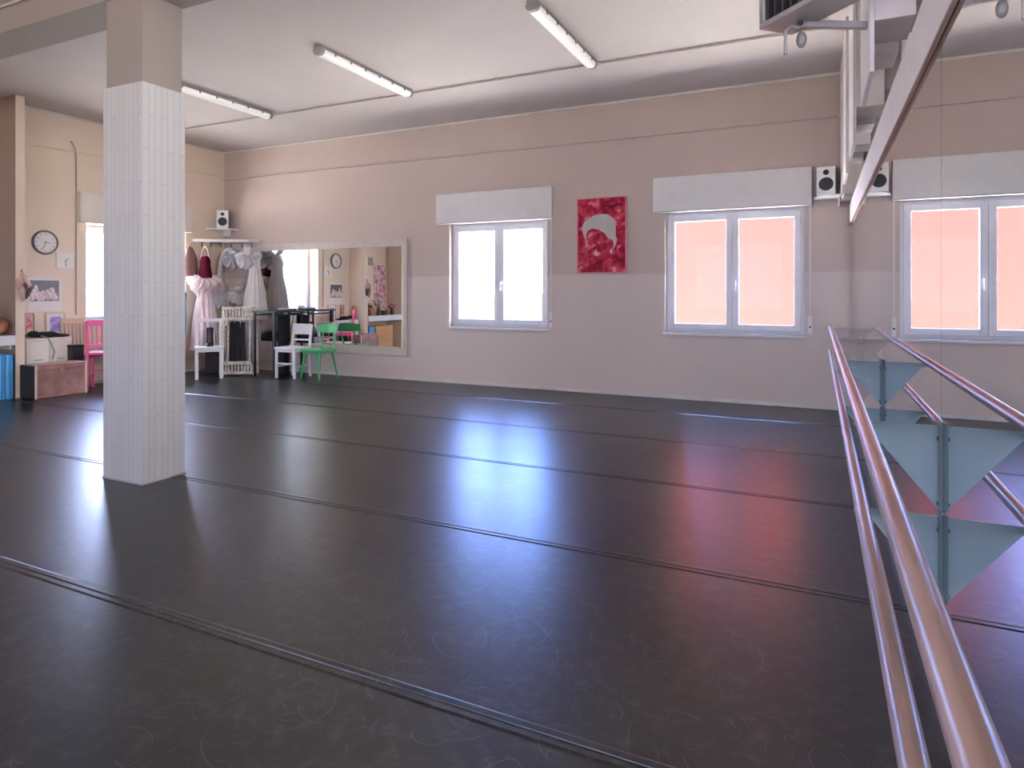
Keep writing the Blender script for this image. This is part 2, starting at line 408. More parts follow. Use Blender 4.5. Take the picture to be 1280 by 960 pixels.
# ------------------------------------------------------------------ mesh helpers
class MB:
    def __init__(s):
        s.bm = bmesh.new()

    def _add(s, tmp, mtx=None):
        if mtx is not None:
            bmesh.ops.transform(tmp, matrix=mtx, verts=tmp.verts)
        me = bpy.data.meshes.new('tmp'); tmp.to_mesh(me); tmp.free()
        s.bm.from_mesh(me); bpy.data.meshes.remove(me)
        return s

    def box(s, lo, hi, bevel=0.0, mtx=None, seg=2):
        t = bmesh.new(); bmesh.ops.create_cube(t, size=1)
        c = [(a + b) / 2 for a, b in zip(lo, hi)]; d = [abs(b - a) for a, b in zip(lo, hi)]
        bmesh.ops.transform(t, matrix=Matrix.Translation(c) @ Matrix.Diagonal((*d, 1)), verts=t.verts)
        if bevel:
            bmesh.ops.bevel(t, geom=t.edges[:], offset=bevel, segments=seg, affect='EDGES', profile=0.6)
        return s._add(t, mtx)

    def tube(s, pts, r, n=10, cap=True):
        """a swept round bar; r is one radius or one per point"""
        pts = [Vector(p) for p in pts]
        rs = r if isinstance(r, (list, tuple)) else [r] * len(pts)
        t = bmesh.new(); rings = []
        prev = None
        for i, p in enumerate(pts):
            d = (pts[min(i + 1, len(pts) - 1)] - pts[max(i - 1, 0)]).normalized()
            if prev is None:
                a = Vector((0, 0, 1)) if abs(d.z) < 0.9 else Vector((1, 0, 0))
                u = d.cross(a).normalized()
            else:
                u = (prev - d * prev.dot(d)).normalized()
            prev = u; v = d.cross(u)
            rings.append([t.verts.new(p + (u * math.cos(2 * PI * k / n) + v * math.sin(2 * PI * k / n)) * rs[i]) for k in range(n)])
        for a, b in zip(rings, rings[1:]):
            for k in range(n):
                t.faces.new((a[k], a[(k + 1) % n], b[(k + 1) % n], b[k]))
        if cap:
            t.faces.new(rings[0][::-1]); t.faces.new(rings[-1])
        bmesh.ops.recalc_face_normals(t, faces=t.faces)
        return s._add(t)

    def bar(s, p0, p1, w, d=None, bevel=0.0):
        """a square bar between two points"""
        p0, p1 = Vector(p0), Vector(p1); d = d or w
        L = (p1 - p0).length
        q = (p1 - p0).to_track_quat('Z', 'Y').to_matrix().to_4x4()
        return s.box((-w / 2, -d / 2, 0), (w / 2, d / 2, L), bevel, Matrix.Translation(p0) @ q)

    def lathe(s, prof, n=24, mtx=None, fold=0, amp=0.0, sx=1.0, sy=1.0, ph=0.0, cap=True):
        """profile of (r, z); fold/amp give pleats growing with radius fraction"""
        t = bmesh.new(); rings = []
        for i, (r, z) in enumerate(prof):
            f = i / max(1, len(prof) - 1)
            ring = []
            for k in range(n):
                a = 2 * PI * k / n
                rr = r * (1 + (amp * f * math.sin(fold * a + ph + 0.7 * math.sin(3 * a)) if fold else 0))
                ring.append(t.verts.new((rr * math.cos(a) * sx, rr * math.sin(a) * sy, z)))
            rings.append(ring)
        for a, b in zip(rings, rings[1:]):
            for k in range(n):
                t.faces.new((a[k], a[(k + 1) % n], b[(k + 1) % n], b[k]))
        if cap and prof[0][0] > 1e-4: t.faces.new(rings[0][::-1])
        if cap and prof[-1][0] > 1e-4: t.faces.new(rings[-1])
        bmesh.ops.remove_doubles(t, verts=t.verts, dist=1e-6)
        bmesh.ops.recalc_face_normals(t, faces=t.faces)
        return s._add(t, mtx)

    def prism(s, poly, d, mtx=None, bevel=0.0):
        """polygon in local XY, thickness d along Z"""
        t = bmesh.new()
        f = t.faces.new([t.verts.new((x, y, 0)) for x, y in poly])
        r = bmesh.ops.extrude_face_region(t, geom=[f])
        bmesh.ops.translate(t, vec=(0, 0, d), verts=[v for v in r['geom'] if isinstance(v, bmesh.types.BMVert)])
        bmesh.ops.recalc_face_normals(t, faces=t.faces)
        if bevel:
            bmesh.ops.bevel(t, geom=t.edges[:], offset=bevel, segments=2, affect='EDGES')
        return s._add(t, mtx)

    def ball(s, c, r, sc=(1, 1, 1), n=14, mtx=None, lump=0.0):
        t = bmesh.new(); bmesh.ops.create_uvsphere(t, u_segments=n, v_segments=max(6, n // 2 + 2), radius=r)
        if lump:
            for v in t.verts:
                v.co *= 1 + lump * math.sin(v.co.x * 23 / r * 0.3 + 1) * math.sin(v.co.y * 19 / r * 0.3) + lump * 0.5 * math.sin(v.co.z * 31 / r * 0.3)
        m = Matrix.Translation(c) @ Matrix.Diagonal((*sc, 1))
        return s._add(t, (mtx @ m) if mtx is not None else m)

    def ruffle(s, r0, r1, mtx, n=96, fold=14, amp=0.05, layers=4, gap=0.018, droop=0.05):
        """the stacked net layers of a tutu skirt"""
        for j in range(layers):
            t = bmesh.new(); rings = []
            R = r1 * (1 - 0.07 * j); ph = j * 1.3
            steps = 6
            for i in range(steps + 1):
                f = i / steps; r = r0 + (R - r0) * f
                ring = []
                for k in range(n):
                    a = 2 * PI * k / n
                    w = math.sin(fold * a + ph) + 0.5 * math.sin((fold * 2 + 1) * a + ph * 2)
                    edge = 1 + 0.05 * f * math.sin(5 * a + ph) + 0.03 * f * math.sin(fold * a)
                    z = -j * gap * (0.3 + f) + amp * f * w * 0.5 - droop * f * f + 0.03 * f * math.sin(2 * a + ph)
                    ring.append(t.verts.new((r * edge * math.cos(a), r * edge * math.sin(a), z)))
                rings.append(ring)
            for a, b in zip(rings, rings[1:]):
                for k in range(n):
                    t.faces.new((a[k], a[(k + 1) % n], b[(k + 1) % n], b[k]))
            s._add(t, mtx)
        return s

    def build(s, name, m, parent=None, smooth=False, auto=40):
        me = bpy.data.meshes.new(name); s.bm.to_mesh(me); s.bm.free()
        me.materials.append(m)
        if smooth:
            me.polygons.foreach_set('use_smooth', [True] * len(me.polygons))
            try:
                me.set_sharp_from_angle(angle=math.radians(auto))
            except Exception:
                pass
        o = bpy.data.objects.new(name, me); COL.objects.link(o)
        if parent is not None: o.parent = parent
        return o


def Tm(x=0, y=0, z=0): return Matrix.Translation((x, y, z))
def Rm(a, ax): return Matrix.Rotation(a, 4, ax)


def thing(name, label, cat, loc=(0, 0, 0), rz=0.0, group=None):
    o = bpy.data.objects.new(name, None); COL.objects.link(o)
    o.empty_display_size = 0.1
    o.location = loc; o.rotation_euler = (0, 0, rz)
    o['label'] = label; o['category'] = cat
    if group: o['group'] = group
    return o


def tag(o, label, cat, group=None, loc=None, rz=None):
    o['label'] = label; o['category'] = cat
    if group: o['group'] = group
    if loc is not None: o.location = loc
    if rz is not None: o.rotation_euler = (0, 0, rz)
    return o


def struct(name, mb, m, parent=None, smooth=False):
    o = mb.build(name, m, parent, smooth)
    if parent is None: o['kind'] = 'structure'
    return o


def dup(root, label, loc=None, rz=None, group=None):
    r = root.copy(); COL.objects.link(r)
    if loc is not None: r.location = loc
    if rz is not None: r.rotation_euler = (0, 0, rz)
    r['label'] = label
    if group: r['group'] = group
    for ch in list(root.children):
        c = ch.copy(); COL.objects.link(c); c.parent = r
        for g in list(ch.children):
            d = g.copy(); COL.objects.link(d); d.parent = c
    return r


# ------------------------------------------------------------------ room shell
SEAMS = [-2.4, -0.98, 0.45, 1.88, 3.33, 4.75, 6.12, 7.55]


def build_floor():
    bm = bmesh.new()
    prof = [(YR - 0.2, 0.0)]
    for y in SEAMS:
        prof += [(y - 0.040, 0.0), (y - 0.030, 0.0035), (y - 0.006, 0.0035), (y - 0.002, -0.004), (y + 0.002, -0.004),
                 (y + 0.006, 0.0035), (y + 0.030, 0.0035), (y + 0.040, 0.0)]
    prof.append((YB + 0.05, 0.0))
    xs = (XL - 0.1, XR + 0.1)
    top = [[bm.verts.new((x, y, z)) for x in xs] for y, z in prof]
    for a, b in zip(top, top[1:]):
        bm.faces.new((a[0], a[1], b[1], b[0]))
    low = [bm.verts.new((x, y, -0.2)) for x, y in ((xs[0], prof[0][0]), (xs[1], prof[0][0]), (xs[1], prof[-1][0]), (xs[0], prof[-1][0]))]
    bm.faces.new(low[::-1])
    bm.faces.new([low[0], low[1]] + [top[0][1], top[0][0]])
    bm.faces.new([low[2], low[3]] + [top[-1][0], top[-1][1]])
    bm.faces.new([low[1], low[2]] + [t[1] for t in top[::-1]])
    bm.faces.new([low[3], low[0]] + [t[0] for t in top])
    bmesh.ops.recalc_face_normals(bm, faces=bm.faces)
    m = MB(); m.bm.free(); m.bm = bm
    return struct('floor', m, M['floor'])


build_floor()
struct('ceiling', MB().box((XL - WT, YR - WT, ZC), (XR + 0.3, YB + WT, ZC + 0.25)), M['ceiling'])


def holed_wall(name, a0, a1, z0, z1, holes, place, m):
    """a wall slab with rectangular openings; place(a, z0, a1, z1) -> lo, hi"""
    mb = MB(); cur = a0
    for (h0, h1, hz0, hz1) in sorted(holes):
        mb.box(*place(cur, z0, h0, z1)); mb.box(*place(h0, z0, h1, hz0)); mb.box(*place(h0, hz1, h1, z1)); cur = h1
    mb.box(*place(cur, z0, a1, z1))
    bmesh.ops.remove_doubles(mb.bm, verts=mb.bm.verts, dist=1e-5)
    return struct(name, mb, m)


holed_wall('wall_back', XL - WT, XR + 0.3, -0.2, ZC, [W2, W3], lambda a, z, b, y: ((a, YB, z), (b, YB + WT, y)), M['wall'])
holed_wall('wall_left', YR, YB, -0.2, ZC, [W1], lambda a, z, b, y: ((XL - WT, a, z), (XL, b, y)), M['cream'])
holed_wall('wall_rear', XL - WT, XR + 0.3, -0.2, ZC, FILL_REAR, lambda a, z, b, y: ((a, YR - 0.25, z), (b, YR, y)), M['wall'])
holed_wall('wall_right', YR, YB, -0.2, ZC, FILL_RIGHT, lambda a, z, b, y: ((XR, a, z), (XR + 0.3, b, y)), M['offwhite'])
# stub partitions of the alcove on the left wall
pt = struct('wall_partition', MB().box((XL, 4.85, 0), (-9.55, 4.96, ZC)), M['cream'])
pt.data.materials.append(M['wall_shade'])  # near face coloured dark to carry its shade
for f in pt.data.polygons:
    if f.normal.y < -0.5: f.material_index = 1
struct('wall_partition', MB().box((XL, 3.40, 0), (-9.55, 3.50, ZC)), M['cream'])
# thin crown and base strips
struct('trim_1', MB().box((XL, YB - 0.025, ZC - 0.03), (XR, YB, ZC), 0.006), M['offwhite'])
struct('trim_2', MB().box((XL, 4.96, ZC - 0.03), (XL + 0.025, YB - 0.025, ZC), 0.006), M['offwhite'])
struct('baseboard_back', MB().box((XL, YB - 0.012, 0), (0.33, YB, 0.045), 0.004), M['baseboard'])
struct('baseboard_left', MB().box((XL, 4.96, 0), (XL + 0.012, YB - 0.012, 0.045), 0.004), M['baseboard'])
# concrete beam over the column
struct('ceiling_beam', MB().box((XL, 3.06, 3.59), (XR, 3.41, ZC), 0.006), M['plaster'])
# low panel that carries the mirrors on the right
struct('wall_mirror_backing', MB().box((0.356, YR, 0), (XR, YB, 2.36)), M['offwhite'])

# ------------------------------------------------------------------ column
col = thing('column', 'square column clad in white strip tiles with bare plaster top', 'column', (-4.645, 3.235, 0))
MB().box((-0.225, -0.175, 0), (0.225, 0.175, 2.93), 0.004).build('tile_cladding', M['tile'], col)
MB().box((-0.205, -0.16, 2.93), (0.205, 0.16, 3.59)).build('plaster_shaft', M['plaster'], col)
MB().box((-0.229, -0.179, 0), (0.229, 0.179, 0.012)).build('base_joint', M['grey'], col)


# ------------------------------------------------------------------ windows
def window(name, width, z0, z1, depth, handle_side=1):
    """built facing -y, opening centred on x=0; y=0 is the inner wall face"""
    w = bpy.data.objects.new(name, None); COL.objects.link(w); w['kind'] = 'structure'
    h = width / 2; d = depth
    f = MB()
    fw = 0.055
    f.box((-h, d, z0), (-h + fw, d + 0.07, z1), 0.004).box((h - fw, d, z0), (h, d + 0.07, z1), 0.004)
    f.box((-h + fw, d, z1 - fw), (h - fw, d + 0.07, z1), 0.004).box((-h + fw, d, z0), (h - fw, d + 0.07, z0 + fw), 0.004)
    f.build('window_frame', M['pvc'], w)
    for s in (-1, 1):
        a, b = (-h + fw - 0.012, -0.002) if s < 0 else (0.002, h - fw + 0.012)
        sw = 0.075; y0, y1 = d - 0.018, d + 0.05
        zz0, zz1 = z0 + fw - 0.012, z1 - fw + 0.012
        m = MB()
        m.box((a, y0, zz0), (a + sw, y1, zz1), 0.006).box((b - sw, y0, zz0), (b, y1, zz1), 0.006)
        m.box((a + sw, y0, zz0), (b - sw, y1, zz0 + sw), 0.006).box((a + sw, y0, zz1 - sw), (b - sw, y1, zz1), 0.006)
        sash = m.build('sash', M['pvc'], w)
        MB().box((a + sw - 0.006, d + 0.016, zz0 + sw - 0.006), (b - sw + 0.006, d + 0.022, zz1 - sw + 0.006)).build('pane', M['pane'], sash)
        hx = (-h + fw) if s < 0 else (h - fw)
        hg = MB()
        for zz in (z0 + 0.16, z1 - 0.16):
            hg.tube([(hx, y0 - 0.006, zz - 0.045), (hx, y0 - 0.006, zz + 0.045)], 0.008)
        hg.build('hinge', M['pvc'], sash)
        if s == handle_side:
            hm = MB().box((a + 0.022, y0 - 0.012, 1.50), (a + 0.052, y0, 1.58), 0.004)
            hm.tube([(a + 0.037, y0 - 0.01, 1.54), (a + 0.037, y0 - 0.045, 1.54)], 0.008)
            hm.tube([(a + 0.037, y0 - 0.045, 1.55), (a + 0.037, y0 - 0.05, 1.48), (a + 0.037, y0 - 0.045, 1.42)], 0.010)
            hm.build('handle', M['white'], sash, True)
    MB().box((-h - 0.02, -0.025, z0 - 0.035), (h + 0.02, d + 0.02, z0), 0.006).build('sill', M['offwhite'], w)
    return w


def winder(w, x, z):
    MB().box((x - 0.022, -0.018, z - 0.11), (x + 0.022, 0, z + 0.11), 0.006).build('strap_winder', M['white'], w)
    MB().box((x - 0.010, -0.008, z + 0.11), (x + 0.010, -0.004, 2.44)).build('strap', M['offwhite'], w)
    MB().tube([(x, -0.024, z - 0.02), (x, -0.017, z - 0.02)], 0.012).build('strap_slot', M['black'], w)


w2 = window('window_2', W2[1] - W2[0], W2[2], W2[3], 0.10); w2.location = ((W2[0] + W2[1]) / 2, YB, 0)
winder(w2, 0.87, 1.0)
w3 = window('window_3', W3[1] - W3[0], W3[2], W3[3], 0.08); w3.location = ((W3[0] + W3[1]) / 2, YB, 0)
winder(w3, 0.90, 1.0)
w1 = window('window_1', W1[1] - W1[0], W1[2], W1[3], 0.26); w1.location = (XL, (W1[0] + W1[1]) / 2, 0); w1.rotation_euler = (0, 0, PI / 2)


def shutter_box(label, width, loc, rz=0, m=M['shutter']):
    t = thing('roller_shutter_box', label, 'shutter box', loc, rz, 'roller shutter boxes above the windows')
    h = width / 2
    MB().box((-h, -0.075, 0.0), (h, 0, 0.46), 0.008).build('casing', m, t)
    MB().box((-h + 0.01, -0.079, 0.006), (h - 0.01, -0.0755, 0.014)).build('inspection_joint', M['grey'], t)
    return t


shutter_box('long white roller shutter box above the window left of the crimson canvas', 1.92, (-4.37, YB - 0.002, 2.44))
shutter_box('long white roller shutter box above the pink lit window near the mirror wall', 1.90, (-1.02, YB - 0.002, 2.44))
shutter_box('cream roller shutter box half hidden behind the tiled column', 1.88, (XL + 0.002, 6.85, 2.44), PI / 2, M['drawer'])

# ------------------------------------------------------------------ outside
struct('ground_outside', MB().box((-60, -2.0, -3.3), (0.9, 70, -3.0)), M['ground'])
struct('dim_ground_outside', MB().box((0.9, -60, -3.3), (40, 70, -3.0)).box((-60, -60, -3.3), (0.9, -2.0, -3.0)), M['dim_ground'])  # unseen dark ground added to weaken bounce through the fill openings


def house(name, label, lo, hi, m, win_xs, face_y):
    t = thing(name, label, 'building', ((lo[0] + hi[0]) / 2, lo[1], lo[2]))
    ox, oy, oz = t.location
    MB().box((lo[0] - ox, 0, 0), (hi[0] - ox, hi[1] - oy, hi[2] - oz)).build('facade', m, t)
    MB().box((lo[0] - ox - 0.4, -0.4, hi[2] - oz), (hi[0] - ox + 0.4, hi[1] - oy + 0.4, hi[2] - oz + 0.3)).build('roof', M['offwhite'], t)
    return t


house('building', 'salmon pink building seen through the right window', (-4.0, 19.5, -3), (10, 28, 11), M['facade'], [], 19.5)
house('building', 'low pale building seen through the left window of the back wall', (-34, 38, -3), (-8, 46, 1.35), M['pale_facade'], [], 38)


# ------------------------------------------------------------------ mirrors
mj = [-1.68, 0.35, 2.38, 4.41, 6.44, 8.52]
mlab = ['tall wall mirror panel nearest the camera behind the barre ends',
        'tall wall mirror panel beside the nearest stretch of barre',
        'tall wall mirror panel between the two near barre brackets',
        'tall wall mirror panel between the second and third barre brackets',
        'tall wall mirror panel farthest away, touching the back wall']
for i in range(5):
    y0, y1 = mj[i], mj[i + 1]
    t = thing('wall_mirror', mlab[i], 'mirror', (0.345, (y0 + y1) / 2, 0.06), 0, 'mirror panels along the right wall')
    h = (y1 - y0) / 2 - 0.002
    MB().box((0, -h, 0), (0.006, h, 2.26)).build('glass', M['mirror'], t)
    MB().box((0.006, -h - 0.001, 0), (0.011, h + 0.001, 2.26)).build('backing', M['grey'], t)

# framed mirror on the back wall
t = thing('framed_mirror', 'large wide mirror in pale frame on the back wall behind the chairs', 'mirror', (-7.5, YB, 0.38))
x0, x1, hh = -1.65, 1.60, 1.87
MB().box((x0 + 0.05, -0.016, 0.1), (x1 - 0.05, -0.006, hh - 0.08)).build('glass', M['mirror'], t)
MB().box((x0, -0.03, hh - 0.12), (x1, 0, hh), 0.005).build('frame_rail', M['mirror_frame'], t)
MB().box((x0, -0.03, 0), (x1, 0, 0.14), 0.005).build('frame_rail', M['mirror_frame'], t)
MB().box((x0, -0.03, 0.14), (x0 + 0.08, 0, hh - 0.12), 0.005).build('frame_stile', M['mirror_frame'], t)
MB().box((x1 - 0.075, -0.03, 0.14), (x1, 0, hh - 0.12), 0.005).build('frame_stile', M['mirror_frame'], t)

# ------------------------------------------------------------------ barres
for z, lab in ((1.0, 'upper beech ballet barre running along the mirror wall'), (0.72, 'lower beech ballet barre running along the mirror wall')):
    t = thing('ballet_barre', lab, 'barre', (0.124, 8.30, z), 0, 'two barres on the mirror wall')
    MB().tube([(0, -10.0, 0), (0, -0.004, 0)], 0.0215, 28).build('rod', M['barre'], t, True)
    MB().tube([(0, -0.004, 0), (0, 0.012, 0)], [0.0225, 0.0195], 24).build('end_cap', M['barre'], t, True)
bl = {0.36: 'nearest to the camera', 2.36: 'first in sight from the camera', 4.40: 'second in sight from the camera', 6.42: 'third in sight from the camera', 8.25: 'at the far barre ends by the back wall'}
for y, w in bl.items():
    if y < 1: continue
    for z, which in ((1.0, 'upper'), (0.72, 'lower')):
        t = thing('barre_bracket', '%s triangular bracket under the %s barre, %s' % ('blue-grey' if y < 6 else 'beige', which, w), 'bracket', (0.345, y, z), 0, 'triangular brackets carrying the barres')
        hb = 0.27
        p = [(0, -hb), (-0.012, -hb), (-0.205, -0.03), (-0.205, -0.012), (0, -0.012)]
        bmat = M['bracket'] if y < 6 else M['bracket_pale']  # far brackets get the beige colour
        MB().prism(p, 0.006, Tm(0, 0.003, 0) @ Rm(PI / 2, 'X')).build('gusset_plate', bmat, t)
        MB().box((-0.012, -0.022, -hb), (0, 0.022, 0.0), 0.002).build('wall_strip', M['bracket_dark'] if y < 6 else bmat, t)
        MB().box((-0.24, -0.02, -0.0335), (-0.20, 0.02, -0.0225), 0.002).build('saddle', bmat, t)
        for zz in (-0.05, -hb + 0.02):
            for yy in (0.012, -0.012):
                MB().tube([(-0.017, yy, zz), (-0.011, yy, zz)], 0.006).build('screw', M['dark_steel'], t)

# ------------------------------------------------------------------ pelmet board over the mirrors
t = thing('mirror_pelmet', 'long white pelmet board with brown wood edge above the mirror wall', 'pelmet', (0.33, 2.5, 2.19))
MB().box((0.0, -6.4, 0.010), (0.0135, 6.03, 0.235), 0.002).build('board', M['lilac'], t)
MB().box((-0.001, -6.4, 0.0), (0.0135, 6.03, 0.010), 0.002).build('wood_edge', M['edge_wood'], t)
MB().box((0.0135, -6.4, 0.17), (0.03, 6.03, 0.19)).build('batten', M['offwhite'], t)


# stepped white corbels high on the right wall
def corbel(label, y, ln=0.7, drop=0.0):
    t = thing('wall_corbel', label, 'corbel', (0.235, y, 2.5), 0, 'stepped corbels high on the right wall')
    MB().box((0.022, 0.0, 0.28 - drop), (0.205, 0.36, 1.5), 0.006).build('front_block', M['lilac'], t)
    MB().box((0.022, 0.36, 0.225 - drop), (0.165, ln - 0.04, 1.5), 0.006).build('rear_block', M['lilac'], t)
    MB().box((-0.002, -0.01, 0.02 - drop * 0.2), (0.022, ln, 1.5), 0.003).build('side_panel', M['lilac'], t)
    MB().box((0.205, 0.05, 0.40), (0.315, ln - 0.1, 1.5)).build('wall_fixing', M['grey'], t)
    return t


corbel('stepped white corbel nearest the camera holding the grey floodlight arm', 3.75)
corbel('stepped white corbel second from the camera on the right wall', 5.45)
corbel('stepped white corbel third from the camera on the right wall', 6.85)
corbel('stepped white corbel farthest away, in the corner beside the white speaker', 7.9, 0.6, 0.27)

# floodlight on an arm
t = thing('floodlight', 'grey boxy floodlight hanging from a bar at the top right', 'lamp', (-0.288, 3.70, 2.81), -PI / 4)
MB().box((0, 0, 0), (0.5, 0.22, 0.03), 0.006).box((0, 0, 0.03), (0.03, 0.22, 0.36), 0.006).box((0.47, 0, 0.03), (0.5, 0.22, 0.36), 0.006).box((0.03, 0.0, 0.33), (0.47, 0.22, 0.36), 0.006).box((0.03, 0.19, 0.03), (0.47, 0.22, 0.33)).build('casing', M['greybox'], t)
MB().box((0.028, 0.035, 0.028), (0.472, 0.045, 0.332)).build('dark_glass', M['black_gloss'], t)
g = MB()
for k in range(8):
    g.box((0.04 + k * 0.056, 0.012, 0.03), (0.046 + k * 0.056, 0.02, 0.33))
g.build('grille', M['black'], t)
inv = Matrix.Rotation(PI / 4, 4, 'Z') @ Matrix.Translation((0.288, -3.70, -2.81))


def wp(p): return tuple(inv @ Vector(p))


MB().bar(wp((-0.07, 3.70, 2.80)), wp((0.235, 3.86, 2.80)), 0.035, 0.035, 0.003).build('arm', M['grey'], t)
MB().tube([wp((-0.10, 3.69, 2.80)), wp((-0.06, 3.705, 2.80))], 0.026, 14).build('clamp', M['steel'], t, True)
MB().tube([wp((-0.085, 3.66, 2.80)), wp((-0.083, 3.672, 2.80))], 0.014, 12).build('bolt', M['black'], t)
MB().ball(wp((-0.08, 3.68, 2.715)), 0.026, (1, 1, 1.7)).build('knob', M['steel'], t, True)
MB().tube([wp((-0.09, 3.68, 2.78)), wp((-0.13, 3.66, 2.79)), wp((-0.155, 3.65, 2.76)), wp((-0.155, 3.65, 2.64))], 0.009).build('hook', M['steel'], t, True)


# ------------------------------------------------------------------ ceiling lamps and conduits
def lamp(label, x):
    t = thing('fluorescent_lamp', label, 'ceiling lamp', (x, 6.08, 3.9), 0, 'fluorescent lamps under the ceiling')
    L = 0.84
    MB().box((-0.055, -L, 0.055), (0.055, L, 0.10), 0.01).build('body', M['lamp_body'], t)
    prof = [(-0.06, 0.058), (-0.058, 0.03), (-0.04, 0.006), (-0.02, 0.0), (0.02, 0.0), (0.04, 0.006), (0.058, 0.03), (0.06, 0.058)]
    MB().prism(prof, 2 * L - 0.08, Tm(0, L - 0.04, 0) @ Rm(PI / 2, 'X')).build('diffuser', M['tube'], t, True)
    for s in (-1, 1):
        MB().prism([(a * 1.06, b * 1.03) for a, b in prof], 0.045, Tm(0, s * (L - 0.0225) + 0.0225, 0) @ Rm(PI / 2, 'X')).build('end_cap', M['lamp_body'], t)
    for k in range(6):
        y = -L + 0.2 + k * 0.256
        for s in (-1, 1):
            MB().box((s * 0.055, y, 0.035), (s * 0.068, y + 0.02, 0.075), 0.002).build('clip', M['clip'], t)
    return t


lamp('fluorescent ceiling lamp farthest left, partly behind the tiled column', -7.18)
lamp('fluorescent ceiling lamp in the middle, left of the one cut by the frame', -4.76)
lamp('fluorescent ceiling lamp farthest right, cut by the top of the frame', -2.30)


def conduit(label, pts, r, m, saddles=()):
    t = thing('conduit', label, 'conduit', pts[0])
    o = Vector(pts[0])
    MB().tube([Vector(p) - o for p in pts], r, 8).build('pipe', m, t, True)
    for s in saddles:
        MB().ball(Vector(s) - o, r * 1.3, (1, 1, 1), 8).build('saddle', m, t, True)
    return t


conduit('thin conduit running across the ceiling past the lamp ends', [(XL + 0.01, 7.0, ZC - 0.018), (0.2, 7.0, ZC - 0.018)], 0.013, M['conduit'], [(x, 7.0, ZC - 0.018) for x in (-7.18, -4.76, -2.3)])
conduit('thin painted conduit along the upper back wall above the windows', [(XL + 0.01, YB - 0.015, 3.48), (0.2, YB - 0.015, 3.48)], 0.012, M['conduit'], [(-3.1, YB - 0.016, 3.5)])
conduit('thin painted conduit along the top of the cream left wall', [(XL + 0.013, 4.98, 3.47), (XL + 0.013, 8.5, 3.54)], 0.009, M['cream'])
conduit('cable dropping down the cream wall left of the window', [(XL + 0.03, 5.80, 3.62), (XL + 0.02, 5.86, 3.52), (XL + 0.012, 5.875, 3.4), (XL + 0.012, 5.875, 1.06)], 0.009, M['conduit_grey'], [(XL + 0.02, 5.80, 3.62)])
conduit('dark conduit along the near face of the ceiling beam', [(XL + 0.01, 3.045, 3.80), (0.2, 3.045, 3.80)], 0.013, M['conduit_grey'])


# ------------------------------------------------------------------ corner speakers and shelves
def speaker(label, loc, rz):
    t = thing('speaker', label, 'speaker', loc, rz, 'small speakers in the upper corners')
    MB().box((-0.10, -0.09, 0), (0.10, 0.10, 0.33), 0.006).build('cabinet', M['grey'], t)
    MB().box((-0.098, -0.105, 0.004), (0.098, -0.09, 0.326), 0.006).build('baffle', M['white'], t)
    MB().tube([(0, -0.104, 0.125), (0, -0.112, 0.125)], [0.078, 0.074], 24).build('woofer', M['black'], t, True)
    MB().tube([(0, -0.104, 0.26), (0, -0.110, 0.26)], [0.032, 0.03], 20).build('tweeter', M['black'], t, True)
    return t


def small_shelf(label, loc, rz, r=0.36):
    t = thing('corner_shelf', label, 'shelf', loc, rz)
    MB().prism([(0, 0), (r, 0), (r * 0.92, -r * 0.42), (r * 0.42, -r * 0.92), (0, -r)], 0.022, bevel=0.003).build('board', M['white'], t)
    MB().box((0.0, -0.02, -0.09), (0.2, -0.005, 0.0), 0.002).build('cleat', M['white'], t)
    return t


small_shelf('small white corner shelf high up under the speaker above the costumes', (XL + 0.003, YB - 0.015, 2.53), 0, 0.40)
speaker('white fronted speaker on the small shelf above the hanging costumes', (-9.82, 8.36, 2.552), math.radians(42))
small_shelf('small white corner shelf under the speaker beside the mirror pelmet', (0.228, YB - 0.015, 2.50), -PI / 2, 0.29)
speaker('white fronted speaker on the corner shelf right of the pink lit window', (0.09, 8.37, 2.522), math.radians(-6))

# coat shelf with pegs
t = thing('peg_shelf', 'pale triangular corner shelf with pegs, costumes hanging below', 'shelf', (XL + 0.003, YB - 0.013, 2.29))
MB().prism([(0, 0), (0.92, 0), (0.90, -0.03), (0.03, -0.68), (0, -0.68)], 0.05, bevel=0.004).build('board', M['offwhite'], t)
pegs = [(0.10, -0.56), (0.22, -0.47), (0.36, -0.37), (0.50, -0.26), (0.64, -0.16), (0.78, -0.07)]
for p in pegs:
    MB().tube([(p[0], p[1], 0.0), (p[0], p[1], -0.05), (p[0] + 0.02, p[1] - 0.02, -0.085), (p[0] + 0.035, p[1] - 0.035, -0.06)], 0.009, 8).build('peg', M['shoe_dark'], t, True)

# ------------------------------------------------------------------ hanging costumes
# burgundy bodice with pink tutu and long skirt
t = thing('tutu_dress', 'burgundy bodice costume with pink tutu ruffle hanging at the left of the shelf', 'costume', (-9.60, 7.80, 1.50))
MB().lathe([(0.15, 0.14), (0.15, 0.22), (0.12, 0.34), (0.12, 0.44), (0.08, 0.52), (0.0, 0.525)], 28, None, 7, 0.05, 0.9, 0.55).build('bodice', M['burgundy'], t, True)
MB().tube([(-0.10, 0, 0.50), (-0.07, 0, 0.62), (0.0, 0, 0.70), (0.07, 0, 0.62), (0.10, 0, 0.50)], 0.012, 8).build('strap', M['satin_pink'], t, True)
MB().ruffle(0.07, 0.28, Tm(0.03, -0.03, 0.16) @ Rm(0.28, 'Y') @ Rm(0.25, 'X'), fold=13, amp=0.06, layers=6, gap=0.032, droop=0.07).build('tutu_ruffle', M['tulle_pink'], t, True)
t = thing('tulle_skirt', 'long pale pink tulle skirt hanging beneath the burgundy costume', 'costume', (-9.57, 7.77, 0.40))
MB().lathe([(0.05, 1.06), (0.13, 1.02), (0.19, 0.80), (0.24, 0.5), (0.27, 0.2), (0.28, 0.0)], 80, None, 15, 0.18, 1.0, 0.55).build('skirt', M['tulle_pink'], t, True, 80)
